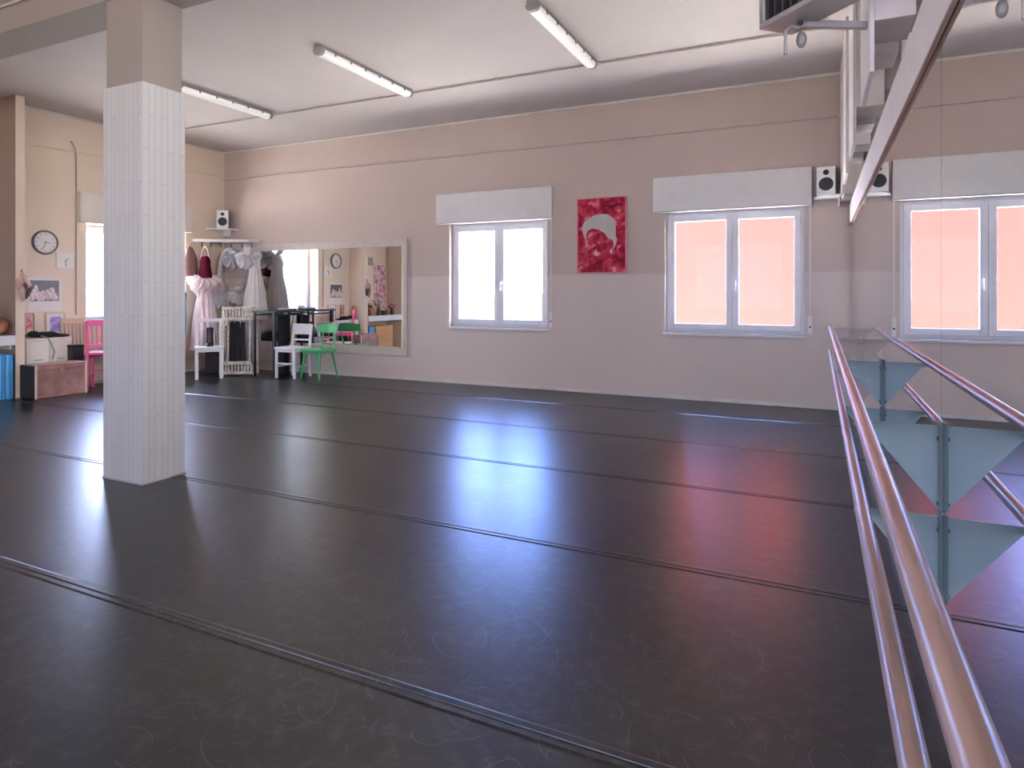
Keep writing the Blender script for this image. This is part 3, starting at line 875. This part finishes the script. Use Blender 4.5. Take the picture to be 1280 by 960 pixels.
MB().lathe([(0.052, 1.07), (0.055, 1.10), (0.0, 1.105)], 24).build('waistband', M['satin_pink'], t, True)
MB().tube([(0.10, -0.14, 1.02), (0.15, -0.17, 0.75), (0.2, -0.17, 0.4), (0.19, -0.16, 0.2)], [0.012, 0.02, 0.016, 0.012], 8).build('ribbon', M['satin_pink'], t, True)
# dark jacket behind it
t = thing('jacket', 'dusky brown garment hanging behind the burgundy costume', 'costume', (-9.86, 7.70, 1.60))
MB().lathe([(0.16, 0.0), (0.16, 0.2), (0.14, 0.4), (0.06, 0.56), (0.02, 0.60), (0, 0.605)], 40, None, 9, 0.06, 0.7, 0.8).build('body', mat('dusky_brown_cloth', (0.22, 0.12, 0.11), 0.8), t, True)
MB().tube([(0, 0, 0.59), (0.02, 0.02, 0.66), (0.06, 0.05, 0.64)], 0.006, 8).build('hanger_hook', M['steel'], t, True)
# turquoise
t = thing('hanging_costume', 'turquoise satin costume hanging by the tiled column edge', 'costume', (-9.86, 7.52, 0.66))
MB().lathe([(0.09, 0.0), (0.10, 0.3), (0.085, 0.55), (0.10, 0.70), (0.05, 0.78), (0.0, 0.785)], 48, None, 9, 0.14, 1.0, 0.8).build('body', M['turquoise'], t, True, 70)
MB().tube([(0, 0, 0.78), (0.0, 0, 0.95), (-0.05, 0, 1.4), (-0.13, 0.02, 1.55)], 0.006, 8).build('cord', M['satin_pink'], t, True)


def tutu(label, loc, r, tilt, az, m, layers=5, fold=13, bodice=True):
    t = thing('tutu', label, 'tutu', loc, az, 'white tutus under the peg shelf')
    MB().ruffle(0.05, r, Rm(tilt, 'X'), fold=fold, amp=0.07, layers=layers, gap=0.03, droop=0.08).build('net_skirt', m, t, True, 80)
    if bodice:
        MB().lathe([(0.055, -0.02), (0.06, 0.06), (0.07, 0.12), (0.05, 0.17), (0, 0.172)], 24, Rm(tilt, 'X'), 5, 0.06, 1.0, 0.6).build('bodice', m, t, True)
    MB().tube([Rm(tilt, 'X') @ Vector((-0.05, 0, 0.15)), Vector((-0.03, 0.0, 0.2)), Vector((0.0, 0.02, 0.24))], 0.006, 6).build('strap', m, t, True)
    return t


view = math.radians(47)
tutu('white tutu hung edge-on highest under the peg shelf, near its middle', (-9.40, 8.20, 2.03), 0.19, 1.15, view, M['tulle_white'])
tutu('white tutu drooping at the right end of the peg shelf', (-9.02, 8.20, 2.07), 0.22, 0.75, view * 0.9, M['tulle_white'])
tutu('white tutu hanging lower on a long strap, left of the cream tutu', (-9.62, 8.17, 1.42), 0.22, 0.45, view, M['tulle_white'], 6)
tutu('cream tutu hanging lower above the cream rack', (-9.26, 8.22, 1.40), 0.20, 1.15, view * 0.8, M['tulle_cream'], 6)
t = thing('tulle_strip', 'narrow white tulle strap trailing down between the tutus', 'costume', (-9.62, 8.13, 1.5))
MB().tube([(0, 0, 0.0), (-0.02, 0.0, 0.2), (-0.015, 0.02, 0.45), (0.08, 0.03, 0.62), (0.2, 0.05, 0.66)], [0.06, 0.035, 0.03, 0.045, 0.05], 12).build('band', M['tulle_white'], t, True)
MB().ball((0.2, 0.05, 0.66), 0.05, (1.2, 0.8, 0.7)).build('knot', M['tulle_white'], t, True)
t = thing('tulle_skirt', 'long white tulle skirt hanging in front of the framed mirror edge', 'costume', (-8.93, 8.27, 0.92))
MB().lathe([(0.27, 0.0), (0.26, 0.2), (0.21, 0.5), (0.13, 0.8), (0.09, 1.05), (0.03, 1.12)], 96, None, 15, 0.10, 1.0, 0.55).build('skirt', M['tulle_cream'], t, True, 80)
MB().lathe([(0.06, 1.08), (0.06, 1.13), (0.0, 1.135)], 24).build('waistband', M['tulle_white'], t, True)


# ------------------------------------------------------------------ furniture in the corner
def chair_frame(label, name, loc, rz, m, w=0.40, d=0.40, seat_z=0.47, top=0.88, back='slats', leg=0.034, group=None, seat_m=None, stretch=True, dress=None):
    """faces -y locally, back at +y"""
    t = thing(name, label, 'chair', loc, rz, group)
    x, y = w / 2 - leg / 2, d / 2 - leg / 2
    for sx in (-1, 1):
        MB().bar((sx * x, -y, 0), (sx * x, -y, seat_z - 0.015), leg, leg, 0.004).build('leg', m, t)
        MB().bar((sx * x, y + 0.02, 0), (sx * x, y, seat_z - 0.015), leg, leg, 0.004).build('leg', m, t)
    MB().box((-w / 2 - 0.008, -d / 2 - 0.012, seat_z - 0.018), (w / 2 + 0.008, d / 2 - leg, seat_z + 0.016), 0.008).build('seat', seat_m or m, t)
    MB().box((-x, -y - 0.01, seat_z - 0.065), (x, -y + 0.01, seat_z - 0.018)).box((-x - 0.01, -y, seat_z - 0.065), (-x + 0.01, y, seat_z - 0.018)).box((x - 0.01, -y, seat_z - 0.065), (x + 0.01, y, seat_z - 0.018)).build('apron', m, t)
    if stretch:
        MB().bar((-x, -y, 0.24), (x, -y, 0.24), 0.022).build('stretcher', m, t)
        for sx in (-1, 1):
            MB().bar((sx * x, -y, 0.19), (sx * x, y + 0.01, 0.19), 0.022).build('stretcher', m, t)
    yb = y + 0.05
    for sx in (-1, 1):
        MB().bar((sx * x, y, seat_z - 0.015), (sx * x, yb, top), leg, leg, 0.004).build('back_post', m, t)
    if back == 'open':
        MB().box((-x, yb - 0.017, top - 0.06), (x, yb + 0.017, top), 0.004).build('top_rail', m, t)
    elif back == 'panel':
        MB().box((-x, yb - 0.018, top - 0.17), (x, yb + 0.006, top + 0.01), 0.006).build('top_rail', m, t)
        MB().box((-x, y + 0.01, seat_z + 0.10), (x, y + 0.03, seat_z + 0.13), 0.004).build('lower_rail', m, t)
    else:
        MB().box((-x, yb - 0.017, top - 0.07), (x, yb + 0.012, top + 0.015), 0.006).build('top_rail', m, t)
        zl = seat_z + 0.12 if back == 'slats' else seat_z + 0.16
        MB().box((-x, y + 0.008, zl - 0.02), (x, y + 0.032, zl + 0.02), 0.004).build('lower_rail', m, t)
        n = 5
        for k in range(n):
            xx = -x + (k + 1) * 2 * x / (n + 1)
            MB().bar((xx, y + 0.02, zl), (xx, yb, top - 0.06), 0.018, 0.014).build('spindle', m, t)
    return t


chair_frame('tall white chair with open square back standing left of the cream rack', 'open_back_chair', (-8.99, 7.375, 0), math.radians(51), M['chair_white'], 0.41, 0.38, 0.50, 0.96, 'open', 0.050, stretch=False)
chair_frame('white painted wooden chair with wide top rail beside the green chair', 'wooden_chair', (-7.80, 8.02, 0), math.radians(3), M['chair_white'], 0.40, 0.40, 0.49, 0.86, 'panel', 0.036)
chair_frame('small coral red chair half hidden behind the tiled column', 'small_chair', (-9.22, 6.84, 0), math.radians(60), M['coral'], 0.36, 0.34, 0.42, 0.72, 'slats', 0.036)
chair_frame('hot pink spindle-back chair standing by the left window', 'spindle_chair', (-9.38, 5.92, 0), math.radians(228), M['pink'], 0.40, 0.40, 0.52, 0.99, 'slats', 0.036)

# green moulded chair
t = thing('moulded_chair', 'bright green chair with curved back and splayed legs beside the mirror', 'chair', (-7.29, 8.06, 0), math.radians(-2))
MB().box((-0.21, -0.21, 0.455), (0.21, 0.19, 0.485), 0.012).box((-0.19, -0.19, 0.42), (0.19, 0.17, 0.456), 0.01).build('seat', M['green'], t, True)
bk = MB(); poly = []
seg = 12
tb = bmesh.new(); rings = []
for i in range(seg + 1):
    a = math.radians(-62 + 124 * i / seg)
    cx, cy = 0.235 * math.sin(a), 0.20 + 0.10 * math.cos(a) - 0.08
    ox, oy = 0.255 * math.sin(a), 0.20 + 0.12 * math.cos(a) - 0.08
    h0 = 0.725 + 0.015 * abs(math.sin(a)); h1 = 0.875 - 0.03 * math.sin(a) ** 2
    rings.append([tb.verts.new(v) for v in ((cx, cy, h0), (cx, cy + 0.015, h1), (ox, oy + 0.015, h1), (ox, oy, h0))])
for a, b in zip(rings, rings[1:]):
    for k in range(4):
        tb.faces.new((a[k], a[(k + 1) % 4], b[(k + 1) % 4], b[k]))
tb.faces.new(rings[0]); tb.faces.new(rings[-1][::-1])
bmesh.ops.recalc_face_normals(tb, faces=tb.faces)
bk._add(tb); bk.build('backrest', M['green'], t, True)
for s in (-1, 1):
    MB().tube([(s * 0.12, 0.17, 0.45), (s * 0.13, 0.215, 0.60), (s * 0.135, 0.232, 0.74)], 0.014, 10).build('back_support', M['green'], t, True)
    MB().tube([(s * 0.15, -0.15, 0.44), (s * 0.20, -0.20, 0.0)], [0.022, 0.013], 10).build('leg', M['green'], t, True)
    MB().tube([(s * 0.15, 0.13, 0.44), (s * 0.20, 0.22, 0.0)], [0.022, 0.013], 10).build('leg', M['green'], t, True)

# cream slatted rack with black clothes
t = thing('slatted_rack', 'chipped cream slatted rack leaning beside the tall white chair', 'rack', (-8.83, 7.86, 0), math.radians(38))
hw = 0.25
for s in (-1, 1):
    MB().bar((s * hw, -0.16, 0), (s * hw, -0.06, 1.15), 0.045, 0.035, 0.004).build('post', M['cream_wood'], t)
    MB().bar((s * hw, 0.20, 0), (s * hw, 0.02, 1.08), 0.035, 0.03, 0.004).build('post', M['cream_wood'], t)
MB().box((-hw, -0.10, 1.11), (hw, -0.03, 1.15), 0.004).build('top_rail', M['cream_wood'], t)
for k in range(9):
    xx = -hw + 0.05 + k * 0.05
    MB().bar((xx, -0.078, 0.99), (xx, -0.066, 1.12), 0.026, 0.012).build('slat', M['cream_wood'], t)
MB().box((-hw + 0.03, -0.22, 0.93), (hw - 0.02, -0.02, 0.975), 0.004).build('ledge', M['cream_wood'], t)
MB().box((-hw + 0.03, -0.20, 0.84), (-hw + 0.1, -0.04, 0.93), 0.004).build('ledge_bracket', M['cream_wood'], t)
MB().box((-hw, -0.24, 0.20), (hw - 0.02, -0.02, 0.245), 0.004).build('ledge', M['cream_wood'], t)
for k in range(9):
    xx = -hw + 0.05 + k * 0.05
    MB().bar((xx, -0.15, 0.07), (xx, -0.145, 0.20), 0.03, 0.014).build('slat', M['cream_wood'], t)
MB().box((-hw, -0.17, 0.03), (hw, -0.12, 0.075), 0.004).build('bottom_rail', M['cream_wood'], t)
for s in (-1, 1):
    MB().bar((s * 0.17, -0.12, 0.24), (s * 0.17, -0.07, 0.93), 0.03, 0.02).build('upright', M['cream_wood'], t)
t = thing('black_clothes', 'black clothes hanging inside the cream slatted rack', 'clothes', (-8.77, 7.76, 0.25), math.radians(38))
for xx, ww, hh in ((-0.09, 0.045, 0.66), (-0.01, 0.05, 0.665), (0.075, 0.045, 0.65)):
    MB().lathe([(ww * 1.2, 0.0), (ww, 0.2), (ww * 0.9, 0.45), (ww * 0.7, hh - 0.02), (0, hh)], 32, Tm(xx, 0, 0), 6, 0.2, 1.0, 0.7).build('garment', M['black_cloth'], t, True, 70)
# dark crate behind white chair
t = thing('storage_case', 'black case standing in the corner behind the tall white chair', 'case', (-9.42, 8.02, 0), math.radians(40))
MB().box((-0.26, -0.16, 0), (0.26, 0.16, 0.58), 0.012).build('body', M['black'], t)
MB().box((-0.265, -0.165, 0.58), (0.265, 0.165, 0.66), 0.012).build('lid', M['black_gloss'], t)
MB().box((-0.04, -0.176, 0.53), (0.04, -0.16, 0.60), 0.003).build('latch', M['steel'], t)
t = thing('boot', 'shiny black boot standing on the seat of the tall white chair', 'boot', (-8.97, 7.375, 0.516), math.radians(40))
MB().lathe([(0.055, 0.0), (0.06, 0.06), (0.05, 0.14), (0.055, 0.30), (0.05, 0.305)], 20, None).build('shaft', M['black_gloss'], t, True)
MB().ball((0, -0.09, 0.035), 0.05, (0.9, 1.9, 0.7)).build('toe', M['black_gloss'], t, True)

# tall black table
t = thing('bar_table', 'tall narrow black table standing against the framed mirror', 'table', (-8.24, 8.14, 0))
MB().box((-0.27, -0.34, 1.06), (0.27, 0.34, 1.085), 0.004).build('tabletop', M['black'], t)
for (x, y, w_) in ((0.21, -0.30, 0.05), (-0.23, -0.30, 0.03), (0.22, 0.30, 0.03), (-0.23, 0.30, 0.03)):
    MB().bar((x, y, 0), (x, y, 1.06), w_, None, 0.003).build('leg', M['black'], t)
for (a, b) in (((0.21, -0.30), (0.22, 0.30)), ((-0.23, -0.30), (-0.23, 0.30))):
    MB().bar((a[0], a[1], 1.02), (b[0], b[1], 1.02), 0.025).build('rail', M['black'], t)
t = thing('instrument_case', 'tall slim black case standing upright beneath the black table', 'case', (-8.29, 8.30, 0))
MB().box((-0.09, -0.06, 0), (0.07, 0.06, 1.0), 0.02).build('body', M['black_cloth'], t)
MB().tube([(-0.02, -0.06, 0.9), (-0.02, -0.085, 0.86), (-0.02, -0.085, 0.74), (-0.02, -0.06, 0.70)], 0.008, 8).build('handle', M['black'], t, True)
t = thing('document_box', 'flat black box lying on the tall black table', 'box', (-8.20, 8.30, 1.085))
MB().box((-0.10, -0.12, 0), (0.10, 0.12, 0.035), 0.006).build('body', M['black_gloss'], t)
MB().box((-0.102, -0.122, 0.022), (0.102, 0.122, 0.040), 0.004).build('lid', M['grey'], t)

# ------------------------------------------------------------------ the crimson canvas
t = thing('wall_canvas', 'crimson mottled canvas with pale crescent head shape between the back windows', 'picture', (-2.69, YB, 1.66))
MB().box((-0.355, -0.035, 0), (0.355, -0.001, 1.04), 0.004).build('stretcher_edge', M['canvas_edge'], t)
MB().box((-0.338, -0.0375, 0.014), (0.338, -0.034, 1.026)).build('painted_face', M['canvas'], t)
out = [(-0.27, 0.58), (-0.275, 0.64), (-0.25, 0.70), (-0.19, 0.755), (-0.10, 0.795), (-0.02, 0.81), (0.08, 0.805), (0.15, 0.765), (0.20, 0.715), (0.205, 0.62), (0.205, 0.50), (0.225, 0.46), (0.205, 0.38), (0.165, 0.31),
       (0.175, 0.38), (0.165, 0.44), (0.10, 0.475), (0.04, 0.55), (-0.04, 0.60), (-0.13, 0.615), (-0.19, 0.59), (-0.22, 0.53), (-0.215, 0.46), (-0.245, 0.50)]
MB().prism(out, 0.0025, Tm(0, -0.0372, 0) @ Rm(PI / 2, 'X')).build('crescent_shape', M['pale'], t)
MB().prism([(0.12, 0.28), (0.15, 0.26), (0.16, 0.31), (0.14, 0.335)], 0.0025, Tm(0, -0.0372, 0) @ Rm(PI / 2, 'X')).build('pale_mark', M['palepink'], t)
MB().prism([(-0.11, 0.27), (-0.07, 0.235), (-0.03, 0.25), (-0.02, 0.275), (-0.06, 0.285), (-0.065, 0.32), (-0.085, 0.31)], 0.0025, Tm(0, -0.0372, 0) @ Rm(PI / 2, 'X')).build('pale_mark', M['pale'], t)

# ------------------------------------------------------------------ left wall: clocks, pictures
OUT = PI / 2      # local -y faces +x after this turn


def text_part(items, size, m, parent, y, name):
    """numerals as thin mesh; items: (text, x, z)"""
    mb = MB()
    for s, x, z in items:
        c = bpy.data.curves.new('numeral', 'FONT'); c.body = s; c.size = size; c.align_x = 'CENTER'; c.align_y = 'CENTER'; c.extrude = 0.001
        o = bpy.data.objects.new('numeral', c); COL.objects.link(o)
        dg = bpy.context.evaluated_depsgraph_get()
        me = bpy.data.meshes.new_from_object(o.evaluated_get(dg))
        b2 = bmesh.new(); b2.from_mesh(me); bpy.data.meshes.remove(me)
        mb._add(b2, Tm(x, y, z) @ Rm(PI / 2, 'X'))
        bpy.data.objects.remove(o); bpy.data.curves.remove(c)
    return mb.build(name, m, parent)


t = thing('wall_clock', 'round clock with dark rim high on the cream left wall', 'clock', (XL + 0.002, 5.45, 2.11), OUT)
R = 0.175
MB().lathe([(R - 0.03, 0.0), (R, 0.0), (R, 0.02), (R - 0.008, 0.034), (R - 0.024, 0.034), (R - 0.028, 0.02)], 48, Rm(PI / 2, 'X'), cap=False).build('rim', M['clock_rim'], t, True)
MB().tube([(0, 0, 0), (0, -0.018, 0)], R - 0.026, 40).build('face', M['paper'], t)
text_part([(str(k), 0.118 * math.sin(k * PI / 6), 0.118 * math.cos(k * PI / 6)) for k in range(1, 13)], 0.036, M['clock_rim'], t, -0.019, 'numerals')


def hand(t, L, ang, w, y):
    a = math.radians(ang)
    MB().bar((-0.02 * math.sin(a), y, -0.02 * math.cos(a)), (L * math.sin(a), y, L * math.cos(a)), w, 0.003).build('hand', M['black'], t)


hand(t, 0.075, 100, 0.012, -0.022); hand(t, 0.11, 200, 0.008, -0.025)
t = thing('square_clock', 'small square white clock without numbers, below the round clock', 'clock', (XL + 0.002, 5.72, 1.86), OUT)
MB().box((-0.125, -0.022, -0.12), (0.125, 0, 0.12), 0.006).build('face', M['paper'], t)
hand(t, 0.06, 50, 0.009, -0.025); hand(t, 0.085, 182, 0.007, -0.028)
t = thing('photo_poster', 'dark photograph of dancers on a wide white mount on the cream wall', 'picture', (XL + 0.002, 5.45, 1.12), OUT)
MB().box((-0.225, -0.008, 0), (0.235, 0, 0.49)).build('mount', M['paper'], t)
MB().box((-0.205, -0.011, 0.15), (0.185, -0.0085, 0.445)).build('photograph', M['photo_dark'], t)
fg = MB()
for x, z, a, b in ((-0.16, 0.24, 0.03, 0.08), (-0.12, 0.28, 0.035, 0.10), (-0.08, 0.22, 0.04, 0.065), (-0.03, 0.23, 0.035, 0.075), (0.03, 0.24, 0.05, 0.075), (0.085, 0.26, 0.055, 0.085), (0.13, 0.21, 0.045, 0.055), (-0.19, 0.20, 0.015, 0.05)):
    poly = [(x + a * math.cos(q * PI / 8) * (1 + 0.12 * math.sin(5 * q)), z + b * math.sin(q * PI / 8) * (1 + 0.1 * math.cos(3 * q))) for q in range(16)]
    fg.prism(poly, 0.001, Tm(0, -0.0108 - random.random() * 0.0006, 0) @ Rm(PI / 2, 'X'))
fg.build('dancers_image', M['photo_figure'], t)


def framed(label, y, z, w, h, mf, mp, mount=0.0):
    t = thing('framed_picture', label, 'picture', (XL + 0.002, y, z), OUT)
    a = w / 2; b = 0.014
    MB().box((-a, -0.02, 0), (-a + b, 0, h)).box((a - b, -0.02, 0), (a, 0, h)).box((-a, -0.02, 0), (a, 0, b)).box((-a, -0.02, h - b), (a, 0, h)).build('frame', mf, t)
    MB().box((-a + b, -0.010, b), (a - b, 0, h - b)).build('mount', M['paper'], t)
    MB().box((-a + b + mount, -0.0125, b + mount), (a - b - mount, -0.0095, h - b - mount)).build('print', mp, t)


framed('narrow red print in a thin dark frame above the cream cabinet', 5.24, 0.78, 0.13, 0.32, M['frame_brown'], M['redprint'], 0.012)
framed('purple picture with wide pale mount in a thin frame above the cream cabinet', 5.585, 0.77, 0.26, 0.33, M['frame_gold'], M['purple'], 0.045)

# hanging pointe shoes on the partition end
t = thing('pointe_shoes', 'bunch of worn pointe shoes hanging from a hook on the partition edge', 'shoes', (-9.535, 4.91, 1.66))
MB().tube([(-0.012, 0, 0.02), (0.02, 0, 0.02), (0.03, 0, 0.04)], 0.006, 8).build('hook', M['steel'], t, True)
for k, (dx, dy, dz, a, mm) in enumerate(((0.04, -0.05, -0.17, 0.25, 'satin_pink'), (0.04, 0.02, -0.21, -0.2, 'shoe_dark'), (0.06, 0.055, -0.15, 0.5, 'satin_pink'), (0.075, -0.02, -0.29, 0.1, 'satin_pink'), (0.05, 0.065, -0.26, -0.35, 'shoe_dark'))):
    sh = MB().lathe([(0.0, -0.10), (0.017, -0.095), (0.025, -0.05), (0.028, 0.02), (0.023, 0.08), (0.010, 0.10), (0, 0.102)], 16, Tm(dx, dy, dz) @ Rm(a, 'X') @ Rm(0.15, 'Y')).build('shoe', M[mm], t, True)
    MB().tube([(0.02, 0, 0.02), (dx * 0.7, dy * 0.6, dz * 0.4), (dx, dy, dz + 0.085)], 0.005, 6).build('ribbon', M['satin_pink'], sh, True)

# ------------------------------------------------------------------ left wall: cabinet, trunk and neighbours
t = thing('low_cabinet', 'low cream cabinet with two doors behind the brown trunk', 'cabinet', (XL + 0.012, 5.335, 0), OUT)
MB().box((-0.295, -0.30, 0), (0.295, 0, 0.73), 0.004).build('body', M['drawer'], t)
MB().box((-0.30, -0.32, 0.73), (0.30, 0, 0.76), 0.004).build('top', M['drawer'], t)
for s in (-1, 1):
    d = MB().box((s * 0.148 - 0.143, -0.316, 0.05), (s * 0.148 + 0.143, -0.30, 0.715), 0.003).build('door', M['drawer'], t)
    MB().box((s * 0.148 - 0.05, -0.326, 0.46), (s * 0.148 + 0.05, -0.316, 0.472), 0.002).build('handle', M['grey'], d)
t = thing('black_sweater', 'crumpled black garment lying on the cream cabinet', 'garment', (-9.80, 5.36, 0.76))
MB().ball((0, 0, 0.04), 0.10, (0.9, 1.7, 0.42), 20, None, 0.12).ball((0.02, 0.2, 0.02), 0.06, (1, 1.6, 0.4), 16, None, 0.1).ball((0.0, -0.16, 0.055), 0.06, (1.0, 1.3, 0.7), 16, None, 0.1).build('body', M['black_cloth'], t, True)
MB().tube([(0.06, -0.1, 0.03), (0.13, -0.05, 0.005), (0.142, -0.01, -0.08), (0.145, 0.03, -0.2), (0.145, 0.0, -0.3)], 0.010, 8).build('strap', M['grey'], t, True)

t = thing('trunk', 'old brown leather trunk with a black end on the floor by the partition', 'trunk', (-9.37, 5.225, 0), OUT)
MB().box((-0.325, -0.17, 0), (0.325, 0.165, 0.36), 0.012).build('body', M['trunk_side'], t)
MB().box((-0.328, -0.173, 0.362), (0.328, 0.168, 0.44), 0.012).build('lid', M['trunk_side'], t)
MB().box((-0.333, -0.165, 0.005), (-0.324, 0.16, 0.435), 0.003).build('end_panel', M['black'], t)
e = MB()
for x in (-0.318, 0.318):
    e.box((x - 0.014, -0.179, 0), (x + 0.014, -0.168, 0.44), 0.003)
e.build('edge_binding', M['trunk_edge'], t)
MB().box((-0.03, -0.182, 0.33), (0.03, -0.17, 0.39), 0.003).build('latch', M['frame_brown'], t)
MB().tube([(0.325, -0.05, 0.26), (0.35, -0.05, 0.25), (0.35, 0.05, 0.25), (0.325, 0.05, 0.26)], 0.010, 8).build('handle', M['frame_brown'], t, True)

chair_frame('pale wooden folded chair with spindle back standing flat against the cream wall', 'folding_chair', (-9.87, 5.81, 0), OUT, M['cane'], 0.34, 0.12, 0.46, 1.0, 'slats', 0.022, stretch=False)
t = thing('amplifier_case', 'black case on the floor between the trunk and the pink chair', 'case', (-9.72, 5.99, 0), OUT)
t.location = (-9.70, 6.52, 0)
MB().box((-0.24, -0.22, 0), (0.24, 0.2, 0.60), 0.012).build('body', M['black'], t)
MB().box((-0.19, -0.226, 0.06), (0.19, -0.22, 0.52)).build('front_cloth', M['black_cloth'], t)
MB().tube([(-0.08, 0, 0.60), (-0.08, 0, 0.635), (0.08, 0, 0.635), (0.08, 0, 0.60)], 0.009, 8).build('handle', M['black_gloss'], t, True)
t = thing('storage_box', 'dark upright box squeezed between the brown trunk and the pink chair', 'box', (-9.59, 5.64, 0), OUT)
MB().box((-0.072, -0.04, 0), (0.088, 0.088, 0.60), 0.01).build('body', M['black'], t)
MB().box((-0.075, -0.043, 0.60), (0.091, 0.091, 0.645), 0.008).build('lid', M['black_cloth'], t)

# ------------------------------------------------------------------ alcove shelf and what is on it
t = thing('alcove_shelf', 'thick white shelf board spanning the alcove left of the partition', 'shelf', (-9.77, 4.175, 0.70))
MB().box((-0.22, -0.67, 0), (0.235, 0.67, 0.13), 0.006).build('board', M['white'], t)
for s in (-1, 1):
    MB().box((-0.2, s * 0.655 - 0.012, -0.06), (0.15, s * 0.655 + 0.012, 0.0), 0.003).build('cleat', M['white'], t)
bpos = [(4.66, 'blue_light'), (4.705, 'blue'), (4.75, 'blue_light'), (4.795, 'blue')]
words = ['pale blue foam board standing third from the partition', 'bright blue foam board standing second from the partition', '', '']
words = ['pale blue standing foam board farthest from the partition under the shelf', 'deep blue standing foam board next to the outermost pale one',
         'pale blue standing foam board between two deep blue ones', 'deep blue standing foam board touching the partition under the shelf']
for (y, mm), lb in zip(bpos, words):
    o = MB().box((-0.16, -0.0195, 0), (0.16, 0.0195, 0.585 - 0.01 * random.random()), 0.008).build('foam_board', M[mm])
    tag(o, lb, 'foam board', 'blue foam boards under the alcove shelf', (-9.69, y, 0), random.uniform(-0.01, 0.01))
t = thing('handbag', 'brown leather bag on the white alcove shelf at the left frame edge', 'bag', (-9.68, 4.64, 0.835), 0.9)
MB().ball((0, 0, 0.13), 0.15, (1.15, 0.8, 0.86), 24, None, 0.06).build('body', M['bag'], t, True)
MB().tube([(-0.09, 0, 0.22), (-0.06, 0, 0.30), (0.06, 0, 0.30), (0.09, 0, 0.22)], 0.012, 8).build('handle', M['bag'], t, True)
MB().ball((0.02, -0.02, 0.225), 0.075, (1.3, 0.9, 0.35), 16, None, 0.08).build('scarf', M['burgundy'], t, True)
t = thing('cardboard_box', 'orange brown cardboard box under the alcove shelf', 'box', (-9.74, 4.18, 0), OUT)
MB().box((-0.34, -0.17, 0), (0.34, 0.2, 0.50), 0.004).build('body', M['cardboard'], t)
MB().box((-0.346, -0.176, 0.50), (0.346, 0.206, 0.58), 0.004).build('lid', M['cardboard'], t)
t = thing('wall_poster', 'tall pink poster with red pattern on the alcove wall', 'poster', (XL + 0.003, 3.80, 1.05), OUT)
MB().box((-0.24, -0.006, 0), (0.24, 0, 1.04)).build('sheet', M['pinkposter'], t)
MB().box((-0.245, -0.012, 1.03), (0.245, 0, 1.05)).build('hanging_strip', M['paper'], t)
t = thing('dark_picture', 'small dark picture high on the alcove wall beside the poster', 'picture', (XL + 0.003, 4.17, 2.06), OUT)
MB().box((-0.09, -0.012, 0), (0.09, 0, 0.2)).build('frame', M['frame_brown'], t)
MB().box((-0.075, -0.015, 0.015), (0.075, -0.011, 0.185)).build('print', M['photo'], t)


def bouquet(label, loc, mf, n, hgt, spread):
    t = thing('flower_vase', label, 'flowers', loc)
    MB().lathe([(0.0, 0), (0.05, 0.0), (0.06, 0.06), (0.035, 0.15), (0.045, 0.18), (0.038, 0.178)], 20).build('vase', M['shoe_dark'], t, True)
    for k in range(n):
        a = k * 2.4; r = spread * (0.3 + 0.7 * ((k * 37) % 10) / 10)
        p = Vector((r * math.cos(a), r * math.sin(a), hgt * (0.65 + 0.35 * ((k * 53) % 10) / 10)))
        MB().tube([(0, 0, 0.15), (p.x * 0.4, p.y * 0.4, p.z * 0.6), p], 0.004, 6).build('stem', M['leaf'], t, True)
        MB().ball(p, 0.035, (1, 1, 0.8), 10, None, 0.15).build('bloom', mf, t, True)
    return t


bouquet('white flowers in a dark vase at the partition end of the alcove shelf', (-9.62, 4.36, 0.83), M['petal'], 9, 0.46, 0.13)
bouquet('pink flowers in a dark vase at the far end of the alcove shelf', (-9.68, 3.72, 0.83), M['pinkflower'], 7, 0.26, 0.10)
t = thing('dark_basket', 'dark low basket on the alcove shelf between the vases', 'basket', (-9.72, 4.04, 0.83))
MB().lathe([(0.0, 0), (0.11, 0.0), (0.14, 0.11), (0.13, 0.112), (0.1, 0.02), (0, 0.02)], 28, None, 0, 0, 1.0, 1.0).build('bowl', M['shoe_dark'], t, True)
MB().tube([(0, -0.13, 0.10), (0, -0.09, 0.18), (0, 0.0, 0.21), (0, 0.09, 0.18), (0, 0.13, 0.10)], 0.008, 8).build('handle', M['shoe_dark'], t, True)
t = thing('leaning_board', 'orange wooden board leaning upright on the trunk, seen in the framed mirror', 'board', (-9.84, 4.985, 0))
MB().prism([(-0.09, 0.0), (0.09, 0.0), (0.08, 1.0), (0.05, 1.08), (-0.05, 1.08), (-0.08, 1.0)], 0.028, Tm(0, 0.03, 0) @ Rm(PI / 2, 'X'), 0.004).build('panel', M['plank'], t)
MB().tube([(0, 0.031, 1.03), (0, 0.034, 1.03)], 0.012, 12).build('hole', M['shoe_dark'], t)
